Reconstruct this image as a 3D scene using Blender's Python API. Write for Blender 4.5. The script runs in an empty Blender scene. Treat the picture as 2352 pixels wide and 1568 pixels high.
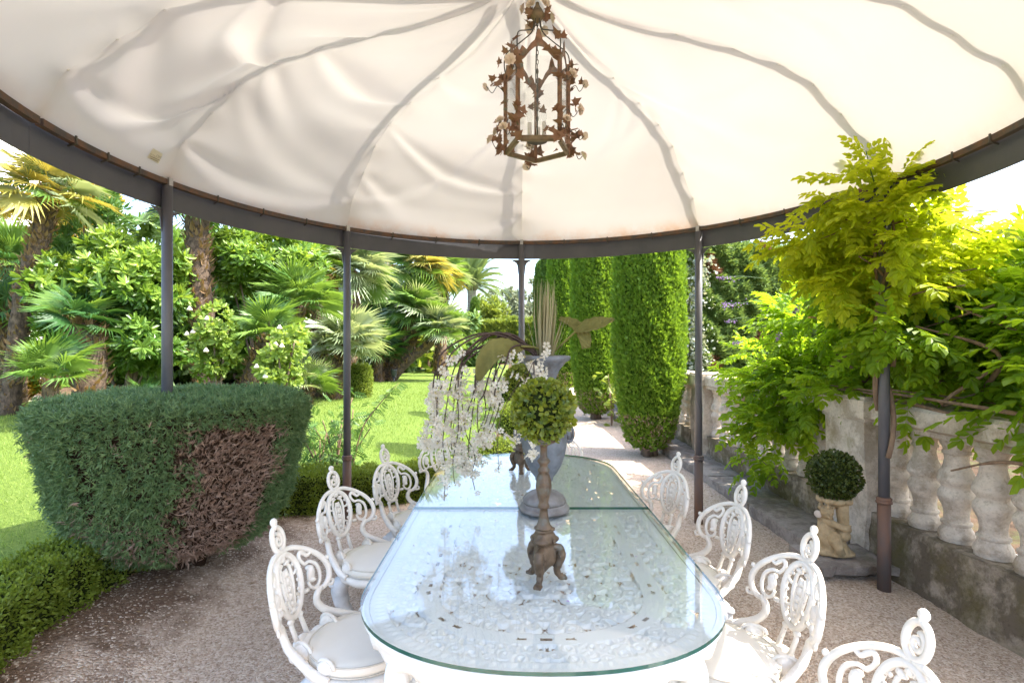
import bpy, math, random
import numpy as np
from mathutils import Vector, Matrix

random.seed(7)
RNG = np.random.default_rng(7)
PI = math.pi
rad = math.radians
scene = bpy.context.scene
COL = scene.collection

# ------------------------------------------------------------------ camera, sky, sun, exposure
CAMZ, FPX = 1.63, 1176.0
cam = bpy.data.cameras.new('camera')
cam.lens = 18.0; cam.sensor_width = 36.0; cam.sensor_fit = 'HORIZONTAL'
cam.shift_y = 12.0 / 2352.0
cam.clip_start = 0.05; cam.clip_end = 1500.0
camo = bpy.data.objects.new('camera', cam)
camo.location = (0, 0, CAMZ); camo.rotation_euler = (PI / 2, 0, 0)
COL.objects.link(camo); scene.camera = camo

SUN_EL, SUN_AZ = rad(54), rad(-6)          # azimuth measured from +X towards +Y
sdir = Vector((math.cos(SUN_EL) * math.cos(SUN_AZ), math.cos(SUN_EL) * math.sin(SUN_AZ), math.sin(SUN_EL)))
world = bpy.data.worlds.new('World'); scene.world = world; world.use_nodes = True
wn, wl = world.node_tree.nodes, world.node_tree.links
wn.clear()
wo = wn.new('ShaderNodeOutputWorld'); wb = wn.new('ShaderNodeBackground'); ws = wn.new('ShaderNodeTexSky')
ws.sky_type = 'NISHITA'; ws.sun_disc = False
ws.sun_elevation = SUN_EL; ws.sun_rotation = math.atan2(sdir.x, sdir.y)
ws.air_density = 1.0; ws.dust_density = 3.0; ws.ozone_density = 1.0
wb.inputs['Strength'].default_value = 0.15
wl.new(ws.outputs[0], wb.inputs[0]); wl.new(wb.outputs[0], wo.inputs[0])
sun = bpy.data.lights.new('sun', 'SUN'); sun.energy = 2.5; sun.angle = rad(0.53); sun.color = (1.0, 0.95, 0.86)
suno = bpy.data.objects.new('sun', sun); suno.rotation_euler = sdir.to_track_quat('Z', 'Y').to_euler()
suno.location = (8, 0, 12); COL.objects.link(suno)

vs = scene.view_settings
vs.view_transform = 'Standard'; vs.look = 'None'; vs.exposure = 2.5; vs.gamma = 1.0; vs.use_curve_mapping = False
scene.render.engine = 'CYCLES'
cy = scene.cycles
cy.use_denoising = True
cy.max_bounces = 8; cy.diffuse_bounces = 4; cy.glossy_bounces = 3; cy.transmission_bounces = 4; cy.transparent_max_bounces = 12
cy.caustics_reflective = False; cy.caustics_refractive = False
cy.sample_clamp_indirect = 6.0

def W(xv, yv, d):
    "a point seen at (xv, yv) of a 2352 px wide picture, d metres ahead"
    return Vector(((xv - 1176) / FPX * d, d, CAMZ - (yv - 796) / FPX * d))

# ------------------------------------------------------------------ materials
def newmat(name):
    m = bpy.data.materials.new(name); m.use_nodes = True
    nt = m.node_tree
    return m, nt.nodes, nt.links, nt.nodes['Principled BSDF']

def ramp(n, l, src, stops):
    r = n.new('ShaderNodeValToRGB')
    el = r.color_ramp.elements
    while len(el) < len(stops): el.new(0.5)
    for e, (p, c) in zip(el, stops):
        e.position = p; e.color = (*c, 1) if len(c) == 3 else c
    l.new(src, r.inputs[0])
    return r.outputs[0]

def noise(n, l, scale, detail=4, rough=0.55, coord='Object', dist=0.0, stretch=None):
    tc = n.new('ShaderNodeTexCoord'); t = n.new('ShaderNodeTexNoise')
    t.inputs['Scale'].default_value = scale; t.inputs['Detail'].default_value = detail
    t.inputs['Roughness'].default_value = rough; t.inputs['Distortion'].default_value = dist
    src = tc.outputs[coord]
    if stretch:
        mp = n.new('ShaderNodeMapping'); mp.inputs['Scale'].default_value = stretch
        l.new(src, mp.inputs[0]); src = mp.outputs[0]
    l.new(src, t.inputs['Vector'])
    return t.outputs['Fac']

def mixc(n, l, fac, a, b):
    m = n.new('ShaderNodeMix'); m.data_type = 'RGBA'
    if isinstance(fac, float): m.inputs[0].default_value = fac
    else: l.new(fac, m.inputs[0])
    for i, c in ((6, a), (7, b)):
        if isinstance(c, tuple): m.inputs[i].default_value = (*c, 1)
        else: l.new(c, m.inputs[i])
    return m.outputs[2]

def bump(n, l, b, h, strength, dist=0.01):
    bp = n.new('ShaderNodeBump'); bp.inputs['Strength'].default_value = strength; bp.inputs['Distance'].default_value = dist
    l.new(h, bp.inputs['Height']); l.new(bp.outputs[0], b.inputs['Normal'])

def surf(name, c1, c2, scale=8.0, rough=0.6, bs=0.0, bscale=None, metallic=0.0, lo=0.35, hi=0.65, bd=0.01, spec=0.5, stretch=None, c3=None):
    m, n, l, b = newmat(name)
    f = noise(n, l, scale, 6, 0.6, stretch=stretch)
    col = ramp(n, l, f, [(lo, c1), (hi, c2)])
    if c3:
        f3 = noise(n, l, scale * 0.37, 5, 0.7)
        g = ramp(n, l, f3, [(0.52, (0, 0, 0)), (0.66, (1, 1, 1))])
        col = mixc(n, l, g, col, c3)
    l.new(col, b.inputs['Base Color'])
    b.inputs['Roughness'].default_value = rough; b.inputs['Metallic'].default_value = metallic
    b.inputs['Specular IOR Level'].default_value = spec
    if bs: bump(n, l, b, noise(n, l, bscale or scale * 4, 6, 0.65, stretch=stretch), bs, bd)
    return m

def leafmat(name, c1, c2, trans=0.35, tcol=None, rough=0.45, spec=0.35):
    "leaf: colour varies leaf by leaf; light passes through"
    m, n, l, b = newmat(name)
    at = n.new('ShaderNodeAttribute'); at.attribute_name = 'rnd'
    oi = n.new('ShaderNodeObjectInfo')
    ad = n.new('ShaderNodeMath'); ad.operation = 'ADD'
    l.new(at.outputs['Fac'], ad.inputs[0]); l.new(oi.outputs['Random'], ad.inputs[1])
    fr = n.new('ShaderNodeMath'); fr.operation = 'PINGPONG'; fr.inputs[1].default_value = 1.0
    l.new(ad.outputs[0], fr.inputs[0])
    col = ramp(n, l, fr.outputs[0], [(0.0, c1), (1.0, c2)])
    l.new(col, b.inputs['Base Color'])
    b.inputs['Roughness'].default_value = rough; b.inputs['Specular IOR Level'].default_value = spec
    tr = n.new('ShaderNodeBsdfTranslucent'); mx = n.new('ShaderNodeMixShader'); mx.inputs[0].default_value = trans
    tc = tcol or (min(1, c2[0] * 1.9), min(1, c2[1] * 1.7), c2[2] * 0.8)
    tm = mixc(n, l, 0.65, col, tc)
    l.new(tm, tr.inputs['Color'])
    l.new(b.outputs[0], mx.inputs[1]); l.new(tr.outputs[0], mx.inputs[2])
    l.new(mx.outputs[0], n['Material Output'].inputs['Surface'])
    return m

M = {}
# metals and paint
M['pole'] = surf('grey_painted_steel', (0.075, 0.075, 0.085), (0.12, 0.115, 0.12), 12, 0.5, 0.12, 60, stretch=(1, 1, 0.2))
M['rust_pole'] = surf('rusting_sleeve', (0.085, 0.07, 0.066), (0.17, 0.085, 0.05), 9, 0.7, 0.2, 70, stretch=(1, 1, 0.25))
M['rust'] = surf('rusty_rail', (0.07, 0.058, 0.05), (0.19, 0.085, 0.035), 14, 0.75, 0.3, 60, lo=0.4, hi=0.75)
M['fascia'] = surf('grey_fascia_steel', (0.065, 0.068, 0.078), (0.09, 0.09, 0.1), 3, 0.45, 0.05, 30)
M['bracket'] = surf('galvanised_clip', (0.35, 0.34, 0.33), (0.5, 0.48, 0.46), 20, 0.4, metallic=0.7)
def cast_paint():
    m, n, l, b = newmat('white_cast_metal_paint')
    c = ramp(n, l, noise(n, l, 9, 6, .6), [(.35, (.74, .68, .60)), (.65, (.84, .79, .72))])
    c = mixc(n, l, ramp(n, l, noise(n, l, 3.5, 5, .7), [(.52, (0, 0, 0)), (.68, (.8, .8, .8))]), c, (.64, .57, .47))
    c = mixc(n, l, ramp(n, l, noise(n, l, 42, 5, .75), [(.655, (0, 0, 0)), (.70, (.85, .85, .85))]), c, (.33, .25, .18))
    l.new(c, b.inputs['Base Color']); b.inputs['Roughness'].default_value = .45
    bump(n, l, b, noise(n, l, 70, 6, .65), .5, .006)
    return m
M['white'] = cast_paint()
M['white_grey'] = surf('weathered_white_paint', (0.50, 0.50, 0.50), (0.74, 0.73, 0.71), 12, 0.5, 0.3, 60, bd=0.004)
M['table_white'] = surf('white_table_paint', (0.82, 0.83, 0.81), (0.88, 0.88, 0.86), 6, 0.45, 0.15, 80, bd=0.002)
M['cushion'] = surf('cream_vinyl_cushion', (0.74, 0.68, 0.58), (0.80, 0.75, 0.66), 3, 0.38, 0.12, 120, bd=0.001)
M['piping'] = surf('cream_piping', (0.55, 0.49, 0.40), (0.63, 0.57, 0.48), 20, 0.5)
M['bronze'] = surf('antique_bronze', (0.075, 0.048, 0.028), (0.16, 0.105, 0.062), 28, 0.5, 0.5, 90, metallic=0.25, bd=0.004, c3=(0.12, 0.13, 0.11))
M['urn'] = surf('grey_zinc_urn', (0.13, 0.145, 0.17), (0.22, 0.235, 0.26), 18, 0.55, 0.3, 110, bd=0.003, c3=(0.11, 0.10, 0.095))
M['urn_base'] = surf('brown_grey_urn_foot', (0.15, 0.125, 0.11), (0.25, 0.23, 0.22), 14, 0.5, 0.3, 80, bd=0.003)
M['lan_metal'] = surf('rusted_tole', (0.15, 0.075, 0.04), (0.28, 0.155, 0.085), 40, 0.65, 0.4, 140, bd=0.002, c3=(0.13, 0.17, 0.12))
M['lan_green'] = surf('verdigris_tole', (0.15, 0.12, 0.07), (0.24, 0.17, 0.09), 30, 0.6, 0.3, 140, bd=0.002)
M['lan_leaf'] = surf('rusted_leaf', (0.15, 0.075, 0.042), (0.32, 0.18, 0.10), 60, 0.65)
M['porcelain'] = surf('porcelain_flower', (0.72, 0.56, 0.46), (0.82, 0.74, 0.60), 60, 0.4, c3=(0.55, 0.58, 0.46))
M['wire'] = surf('dark_wire', (0.05, 0.045, 0.035), (0.08, 0.07, 0.05), 50, 0.5)
M['candle'] = surf('white_candle_tube', (0.75, 0.73, 0.7), (0.8, 0.78, 0.75), 10, 0.5)
M['dark_plastic'] = surf('black_spot_lamp', (0.015, 0.02, 0.03), (0.03, 0.035, 0.045), 20, 0.5)
M['white_pipe'] = surf('white_painted_pipe', (0.72, 0.72, 0.74), (0.8, 0.8, 0.8), 12, 0.4)
M['print'] = surf('grey_print', (0.33, 0.31, 0.22), (0.36, 0.33, 0.24), 20, 0.7)
M['tag'] = surf('pale_fabric_label', (0.66, 0.63, 0.48), (0.70, 0.66, 0.52), 20, 0.7)
M['house'] = surf('white_render', (0.78, 0.77, 0.75), (0.82, 0.81, 0.79), 2, 0.8, 0.1, 30)
M['roof'] = surf('clay_roof', (0.30, 0.13, 0.08), (0.42, 0.2, 0.12), 6, 0.8)
# stone
def stone(name, base, dark, moss, mossy, stain=1.0):
    m, n, l, b = newmat(name)
    f1 = noise(n, l, 5, 8, 0.68); f2 = noise(n, l, 17, 8, 0.72); f3 = noise(n, l, 2.6, 7, 0.7); f4 = noise(n, l, 55, 5, 0.7)
    c = ramp(n, l, f2, [(0.3, tuple(x * 0.78 for x in base)), (0.62, base)])
    k = ramp(n, l, f1, [(0.52 - 0.06 * stain, (0, 0, 0)), (0.60 - 0.03 * stain, (0.9, 0.9, 0.9))])
    c = mixc(n, l, k, c, dark)
    g = ramp(n, l, f3, [(0.62 - 0.22 * mossy, (0, 0, 0)), (0.74 - 0.12 * mossy, (0.85, 0.85, 0.85))])
    c = mixc(n, l, g, c, moss)
    s = ramp(n, l, f4, [(0.30, (0.72, 0.70, 0.66)), (0.48, (1, 1, 1))])
    mul = n.new('ShaderNodeMix'); mul.data_type = 'RGBA'; mul.blend_type = 'MULTIPLY'; mul.inputs[0].default_value = 1.0
    l.new(c, mul.inputs[6]); l.new(s, mul.inputs[7])
    l.new(mul.outputs[2], b.inputs['Base Color']); b.inputs['Roughness'].default_value = 0.9
    b.inputs['Specular IOR Level'].default_value = 0.2
    bump(n, l, b, f2, 0.7, 0.02)
    return m
M['stone'] = stone('pale_weathered_stone', (0.68, 0.59, 0.49), (0.42, 0.345, 0.27), (0.26, 0.215, 0.10), 0.3)
M['stone_wall'] = stone('mossy_weathered_wall', (0.42, 0.35, 0.275), (0.12, 0.095, 0.068), (0.12, 0.10, 0.035), 0.8, 1.9)
M['kerb'] = stone('grey_kerb_stone', (0.36, 0.31, 0.27), (0.20, 0.165, 0.14), (0.17, 0.145, 0.09), 0.35)
M['statue'] = surf('sandstone', (0.33, 0.235, 0.12), (0.50, 0.37, 0.21), 16, 0.9, 0.5, 90, bd=0.004, c3=(0.26, 0.2, 0.11))
M['stub'] = surf('fresh_broken_stone', (0.55, 0.46, 0.38), (0.62, 0.53, 0.45), 40, 0.9)
M['bark'] = surf('brown_bark', (0.10, 0.07, 0.05), (0.22, 0.16, 0.115), 18, 0.9, 0.6, 40, stretch=(1, 1, 0.25))
M['palm_bark'] = surf('fibrous_palm_bark', (0.04, 0.026, 0.017), (0.16, 0.11, 0.075), 14, 0.95, 0.9, 40, stretch=(1, 1, 0.6), bd=0.03)
M['grey_bark'] = surf('grey_palm_bark', (0.16, 0.145, 0.13), (0.30, 0.28, 0.255), 10, 0.95, 0.8, 26, stretch=(0.4, 0.4, 2.0), bd=0.03)
M['stem'] = surf('dark_brown_stem', (0.045, 0.026, 0.02), (0.085, 0.05, 0.038), 40, 0.7)
M['vine_wood'] = surf('vine_wood', (0.14, 0.085, 0.05), (0.26, 0.17, 0.11), 25, 0.85, 0.4, 60, stretch=(1, 1, 0.3))
M['core_shade_green'] = surf('foliage_core', (0.018, 0.026, 0.009), (0.04, 0.052, 0.016), 20, 1.0, spec=0.0)  # inner hull; shade deep among the twigs is put into this dark green
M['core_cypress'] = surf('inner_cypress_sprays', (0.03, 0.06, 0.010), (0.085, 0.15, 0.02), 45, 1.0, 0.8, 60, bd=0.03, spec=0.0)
M['core_shade_brown'] = surf('shaded_brown_core', (0.03, 0.018, 0.012), (0.05, 0.032, 0.022), 25, 1.0, spec=0.0)  # juniper hull and stems, darkened in colour for the shade inside the bush

# foliage
M['box'] = leafmat('box_leaf', (0.065, 0.12, 0.015), (0.20, 0.26, 0.032), 0.35)
M['box_dry'] = leafmat('dry_box_leaf', (0.16, 0.10, 0.05), (0.26, 0.18, 0.09), 0.2)
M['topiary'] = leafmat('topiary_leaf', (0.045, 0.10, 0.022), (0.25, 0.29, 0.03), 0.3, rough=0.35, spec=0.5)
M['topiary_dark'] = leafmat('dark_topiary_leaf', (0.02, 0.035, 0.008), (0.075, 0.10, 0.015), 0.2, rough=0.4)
M['juniper'] = leafmat('blue_green_juniper', (0.06, 0.125, 0.045), (0.19, 0.275, 0.105), 0.24, tcol=(0.17, 0.30, 0.10))
M['juniper_dead'] = leafmat('dead_juniper_twig', (0.20, 0.115, 0.08), (0.48, 0.34, 0.26), 0.08)
M['cypress'] = leafmat('cypress_spray', (0.085, 0.185, 0.016), (0.18, 0.30, 0.032), 0.4)
M['cypress_dark'] = leafmat('dark_cypress_spray', (0.05, 0.11, 0.018), (0.10, 0.18, 0.03), 0.3)
M['hedge_dark'] = leafmat('dark_conifer_hedge', (0.075, 0.15, 0.045), (0.18, 0.27, 0.08), 0.32)
M['hedge_brown'] = leafmat('scorched_conifer', (0.16, 0.07, 0.035), (0.25, 0.13, 0.07), 0.1)
M['ivy_pale'] = leafmat('variegated_ivy', (0.20, 0.26, 0.18), (0.42, 0.46, 0.38), 0.2)
M['wisteria'] = leafmat('wisteria_leaf', (0.10, 0.20, 0.012), (0.20, 0.32, 0.02), 0.62, tcol=(0.52, 0.72, 0.02))
M['wisteria_young'] = leafmat('young_wisteria_leaf', (0.25, 0.36, 0.02), (0.42, 0.48, 0.025), 0.64, tcol=(0.86, 0.92, 0.03))
M['wisteria_flower'] = leafmat('mauve_wisteria_flower', (0.30, 0.17, 0.42), (0.50, 0.36, 0.58), 0.35, tcol=(0.5, 0.3, 0.65))
M['pitto'] = leafmat('pittosporum_leaf', (0.055, 0.145, 0.022), (0.15, 0.26, 0.04), 0.36, rough=0.35, spec=0.5)
M['pitto2'] = leafmat('fresh_pittosporum_leaf', (0.13, 0.24, 0.03), (0.24, 0.35, 0.05), 0.42, rough=0.35, spec=0.5)
M['yellowbush'] = leafmat('yellowing_leaf', (0.13, 0.17, 0.02), (0.36, 0.27, 0.03), 0.35)
M['rose_leaf'] = leafmat('rose_leaf', (0.13, 0.22, 0.03), (0.24, 0.33, 0.07), 0.42)
M['fan'] = leafmat('fan_palm_frond', (0.065, 0.15, 0.03), (0.15, 0.25, 0.045), 0.33, rough=0.38, spec=0.5)
M['fan_grey'] = leafmat('silvery_fan_frond', (0.16, 0.22, 0.12), (0.30, 0.36, 0.22), 0.3, rough=0.35, spec=0.6)
M['fan_dark'] = leafmat('deep_green_fan_frond', (0.03, 0.09, 0.025), (0.06, 0.14, 0.03), 0.25)
M['fan_yellow'] = leafmat('yellowed_fan_frond', (0.26, 0.27, 0.06), (0.40, 0.33, 0.08), 0.35)
M['fan_dead'] = leafmat('dead_fan_frond', (0.17, 0.10, 0.05), (0.27, 0.18, 0.10), 0.2)
M['date'] = leafmat('date_palm_frond', (0.09, 0.155, 0.06), (0.17, 0.24, 0.10), 0.3, rough=0.4, spec=0.5)
M['olive'] = leafmat('olive_leaf', (0.16, 0.20, 0.13), (0.27, 0.31, 0.22), 0.25)
M['fresh'] = leafmat('fresh_green_leaf', (0.10, 0.17, 0.03), (0.22, 0.28, 0.05), 0.4)
M['sapling'] = leafmat('sapling_leaf', (0.05, 0.13, 0.03), (0.11, 0.21, 0.05), 0.35)
M['grass'] = leafmat('grass_blade', (0.115, 0.195, 0.03), (0.225, 0.305, 0.065), 0.4, tcol=(0.36, 0.46, 0.07))
M['straw'] = leafmat('dried_grass_blade', (0.30, 0.27, 0.15), (0.46, 0.42, 0.27), 0.35, tcol=(0.5, 0.45, 0.25))
M['petal'] = leafmat('white_silk_petal', (0.74, 0.68, 0.58), (0.86, 0.82, 0.75), 0.4, tcol=(0.9, 0.84, 0.72))
M['calyx'] = leafmat('yellow_green_calyx', (0.34, 0.30, 0.08), (0.48, 0.42, 0.14), 0.2)
M['pebble'] = leafmat('pebble', (0.28, 0.19, 0.13), (0.60, 0.48, 0.37), 0.0, rough=0.85, spec=0.2)
M['litter'] = leafmat('dead_leaf_litter', (0.12, 0.07, 0.04), (0.30, 0.20, 0.11), 0.1)

def lotus_mat():
    m, n, l, b = newmat('olive_lotus_leaf')
    tc = n.new('ShaderNodeTexCoord'); w = n.new('ShaderNodeTexWave'); w.wave_type = 'BANDS'
    w.inputs['Scale'].default_value = 14; w.inputs['Distortion'].default_value = 3
    l.new(tc.outputs['Object'], w.inputs[0])
    c = ramp(n, l, noise(n, l, 9, 5), [(0.3, (0.15, 0.145, 0.035)), (0.7, (0.27, 0.25, 0.07))])
    l.new(c, b.inputs['Base Color']); b.inputs['Roughness'].default_value = 0.7
    bump(n, l, b, w.outputs['Fac'], 0.25, 0.004)
    tr = n.new('ShaderNodeBsdfTranslucent'); tr.inputs[0].default_value = (0.32, 0.30, 0.06, 1)
    mx = n.new('ShaderNodeMixShader'); mx.inputs[0].default_value = 0.25
    l.new(b.outputs[0], mx.inputs[1]); l.new(tr.outputs[0], mx.inputs[2]); l.new(mx.outputs[0], n['Material Output'].inputs[0])
    return m
M['lotus'] = lotus_mat()

def canvas_mat():
    m, n, l, b = newmat('cream_canvas')
    f = noise(n, l, 0.9, 4, 0.5); f2 = noise(n, l, 260, 2, 0.5)
    c = ramp(n, l, f, [(0.35, (0.63, 0.58, 0.525)), (0.7, (0.67, 0.62, 0.565))])
    # rust bleeding from the rim into the lowest centimetres
    at = n.new('ShaderNodeAttribute'); at.attribute_name = 'rnd'
    st = noise(n, l, 3.0, 6, 0.7)
    ml = n.new('ShaderNodeMath'); ml.operation = 'MULTIPLY'; l.new(at.outputs['Fac'], ml.inputs[0]); l.new(ramp(n, l, st, [(0.42, (0, 0, 0)), (0.62, (1, 1, 1))]), ml.inputs[1])
    c = mixc(n, l, ml.outputs[0], c, (0.62, 0.36, 0.20))
    l.new(c, b.inputs['Base Color']); b.inputs['Roughness'].default_value = 0.55; b.inputs['Specular IOR Level'].default_value = 0.3
    bump(n, l, b, f2, 0.04, 0.001)
    tr = n.new('ShaderNodeBsdfTranslucent'); l.new(c, tr.inputs[0])
    mx = n.new('ShaderNodeMixShader'); mx.inputs[0].default_value = 0.17
    l.new(b.outputs[0], mx.inputs[1]); l.new(tr.outputs[0], mx.inputs[2]); l.new(mx.outputs[0], n['Material Output'].inputs[0])
    return m
M['canvas'] = canvas_mat()

def glass_mat(name, tint, ior=1.52):
    "thin clear glass: see-through tint plus a Fresnel reflection"
    m, n, l, b = newmat(name)
    n.remove(b)
    t = n.new('ShaderNodeBsdfTransparent'); t.inputs[0].default_value = (*tint, 1)
    g = n.new('ShaderNodeBsdfGlossy'); g.inputs['Roughness'].default_value = 0.0
    lw = n.new('ShaderNodeLayerWeight'); lw.inputs[0].default_value = 0.5
    f0 = ((ior - 1) / (ior + 1)) ** 2
    pw = n.new('ShaderNodeMath'); pw.operation = 'POWER'; pw.inputs[1].default_value = 5.0; l.new(lw.outputs['Facing'], pw.inputs[0])
    fr = n.new('ShaderNodeMath'); fr.operation = 'MULTIPLY_ADD'; fr.inputs[1].default_value = 1 - f0; fr.inputs[2].default_value = f0; l.new(pw.outputs[0], fr.inputs[0])
    mx = n.new('ShaderNodeMixShader')
    l.new(fr.outputs[0], mx.inputs[0]); l.new(t.outputs[0], mx.inputs[1]); l.new(g.outputs[0], mx.inputs[2])
    l.new(mx.outputs[0], n['Material Output'].inputs[0])
    return m
M['glass_top'] = glass_mat('table_glass', (0.975, 0.99, 0.987), 1.75)
M['pane'] = glass_mat('lantern_glass', (0.97, 0.975, 0.97), 1.45)
M['glass_edge'] = surf('green_glass_edge', (0.008, 0.075, 0.055), (0.015, 0.11, 0.085), 30, 0.12, spec=0.8)

def gravel_mat():
    m, n, l, b = newmat('pink_beige_gravel')
    tc = n.new('ShaderNodeTexCoord')
    def vor(sc):
        v = n.new('ShaderNodeTexVoronoi'); v.inputs['Scale'].default_value = sc; l.new(tc.outputs['Object'], v.inputs['Vector']); return v
    v1 = vor(95); v2 = vor(61)
    c = ramp(n, l, v1.outputs['Color'], [(0.05, (0.27, 0.175, 0.11)), (0.35, (0.53, 0.39, 0.285)), (0.7, (0.68, 0.54, 0.42)), (0.95, (0.80, 0.70, 0.58))])
    c2 = ramp(n, l, v2.outputs['Color'], [(0.1, (0.30, 0.20, 0.13)), (0.5, (0.52, 0.39, 0.285)), (0.9, (0.70, 0.58, 0.46))])
    c = mixc(n, l, 0.35, c, c2)
    # bare soil shows through, mostly on the side of the clipped bushes
    sx = n.new('ShaderNodeSeparateXYZ'); l.new(tc.outputs['Object'], sx.inputs[0])
    mr = n.new('ShaderNodeMapRange'); mr.inputs[1].default_value = -1.0; mr.inputs[2].default_value = -2.2; mr.inputs[3].default_value = -0.40; mr.inputs[4].default_value = 0.26
    l.new(sx.outputs['X'], mr.inputs[0])
    f = noise(n, l, 1.7, 7, 0.68); ad = n.new('ShaderNodeMath'); ad.operation = 'ADD'; l.new(f, ad.inputs[0]); l.new(mr.outputs[0], ad.inputs[1])
    g = ramp(n, l, ad.outputs[0], [(0.52, (0, 0, 0)), (0.72, (1, 1, 1))])
    fs = noise(n, l, 40, 6, 0.7)
    soil = ramp(n, l, fs, [(0.3, (0.10, 0.062, 0.038)), (0.68, (0.23, 0.145, 0.092))])
    fd = ramp(n, l, v1.outputs['Color'], [(0.72, (1, 1, 1)), (0.86, (0.15, 0.15, 0.15))])
    mm = n.new('ShaderNodeMath'); mm.operation = 'MULTIPLY'; l.new(g, mm.inputs[0]); l.new(fd, mm.inputs[1])
    c = mixc(n, l, mm.outputs[0], c, soil)
    l.new(c, b.inputs['Base Color']); b.inputs['Roughness'].default_value = 0.9; b.inputs['Specular IOR Level'].default_value = 0.25
    inv = n.new('ShaderNodeMath'); inv.operation = 'SUBTRACT'; inv.inputs[0].default_value = 1.0; l.new(v1.outputs['Distance'], inv.inputs[1])
    bump(n, l, b, inv.outputs[0], 0.9, 0.012)
    return m
M['gravel'] = gravel_mat()
M['soil'] = surf('garden_soil', (0.055, 0.036, 0.024), (0.13, 0.085, 0.055), 3, 0.95, 0.8, 25, bd=0.04, spec=0.1, c3=(0.09, 0.10, 0.04))
M['lawn'] = surf('lawn_turf', (0.095, 0.16, 0.026), (0.19, 0.26, 0.055), 30, 0.95, 0.9, 160, bd=0.03, spec=0.1, c3=(0.17, 0.24, 0.045))
M['path'] = surf('pale_path', (0.50, 0.43, 0.37), (0.60, 0.54, 0.48), 20, 0.9, 0.3, 80)

# ------------------------------------------------------------------ mesh helpers
def spline(pts, n=8, closed=False):
    P = [Vector(p) for p in pts]; out = []
    N = len(P)
    for i in range(N if closed else N - 1):
        if closed: p0, p1, p2, p3 = P[i - 1], P[i], P[(i + 1) % N], P[(i + 2) % N]
        else: p0, p1, p2, p3 = P[max(i - 1, 0)], P[i], P[i + 1], P[min(i + 2, N - 1)]
        for k in range(n):
            t = k / n
            out.append(0.5 * ((2 * p1) + (-p0 + p2) * t + (2 * p0 - 5 * p1 + 4 * p2 - p3) * t * t + (-p0 + 3 * p1 - 3 * p2 + p3) * t ** 3))
    if not closed: out.append(P[-1].copy())
    return out

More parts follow.
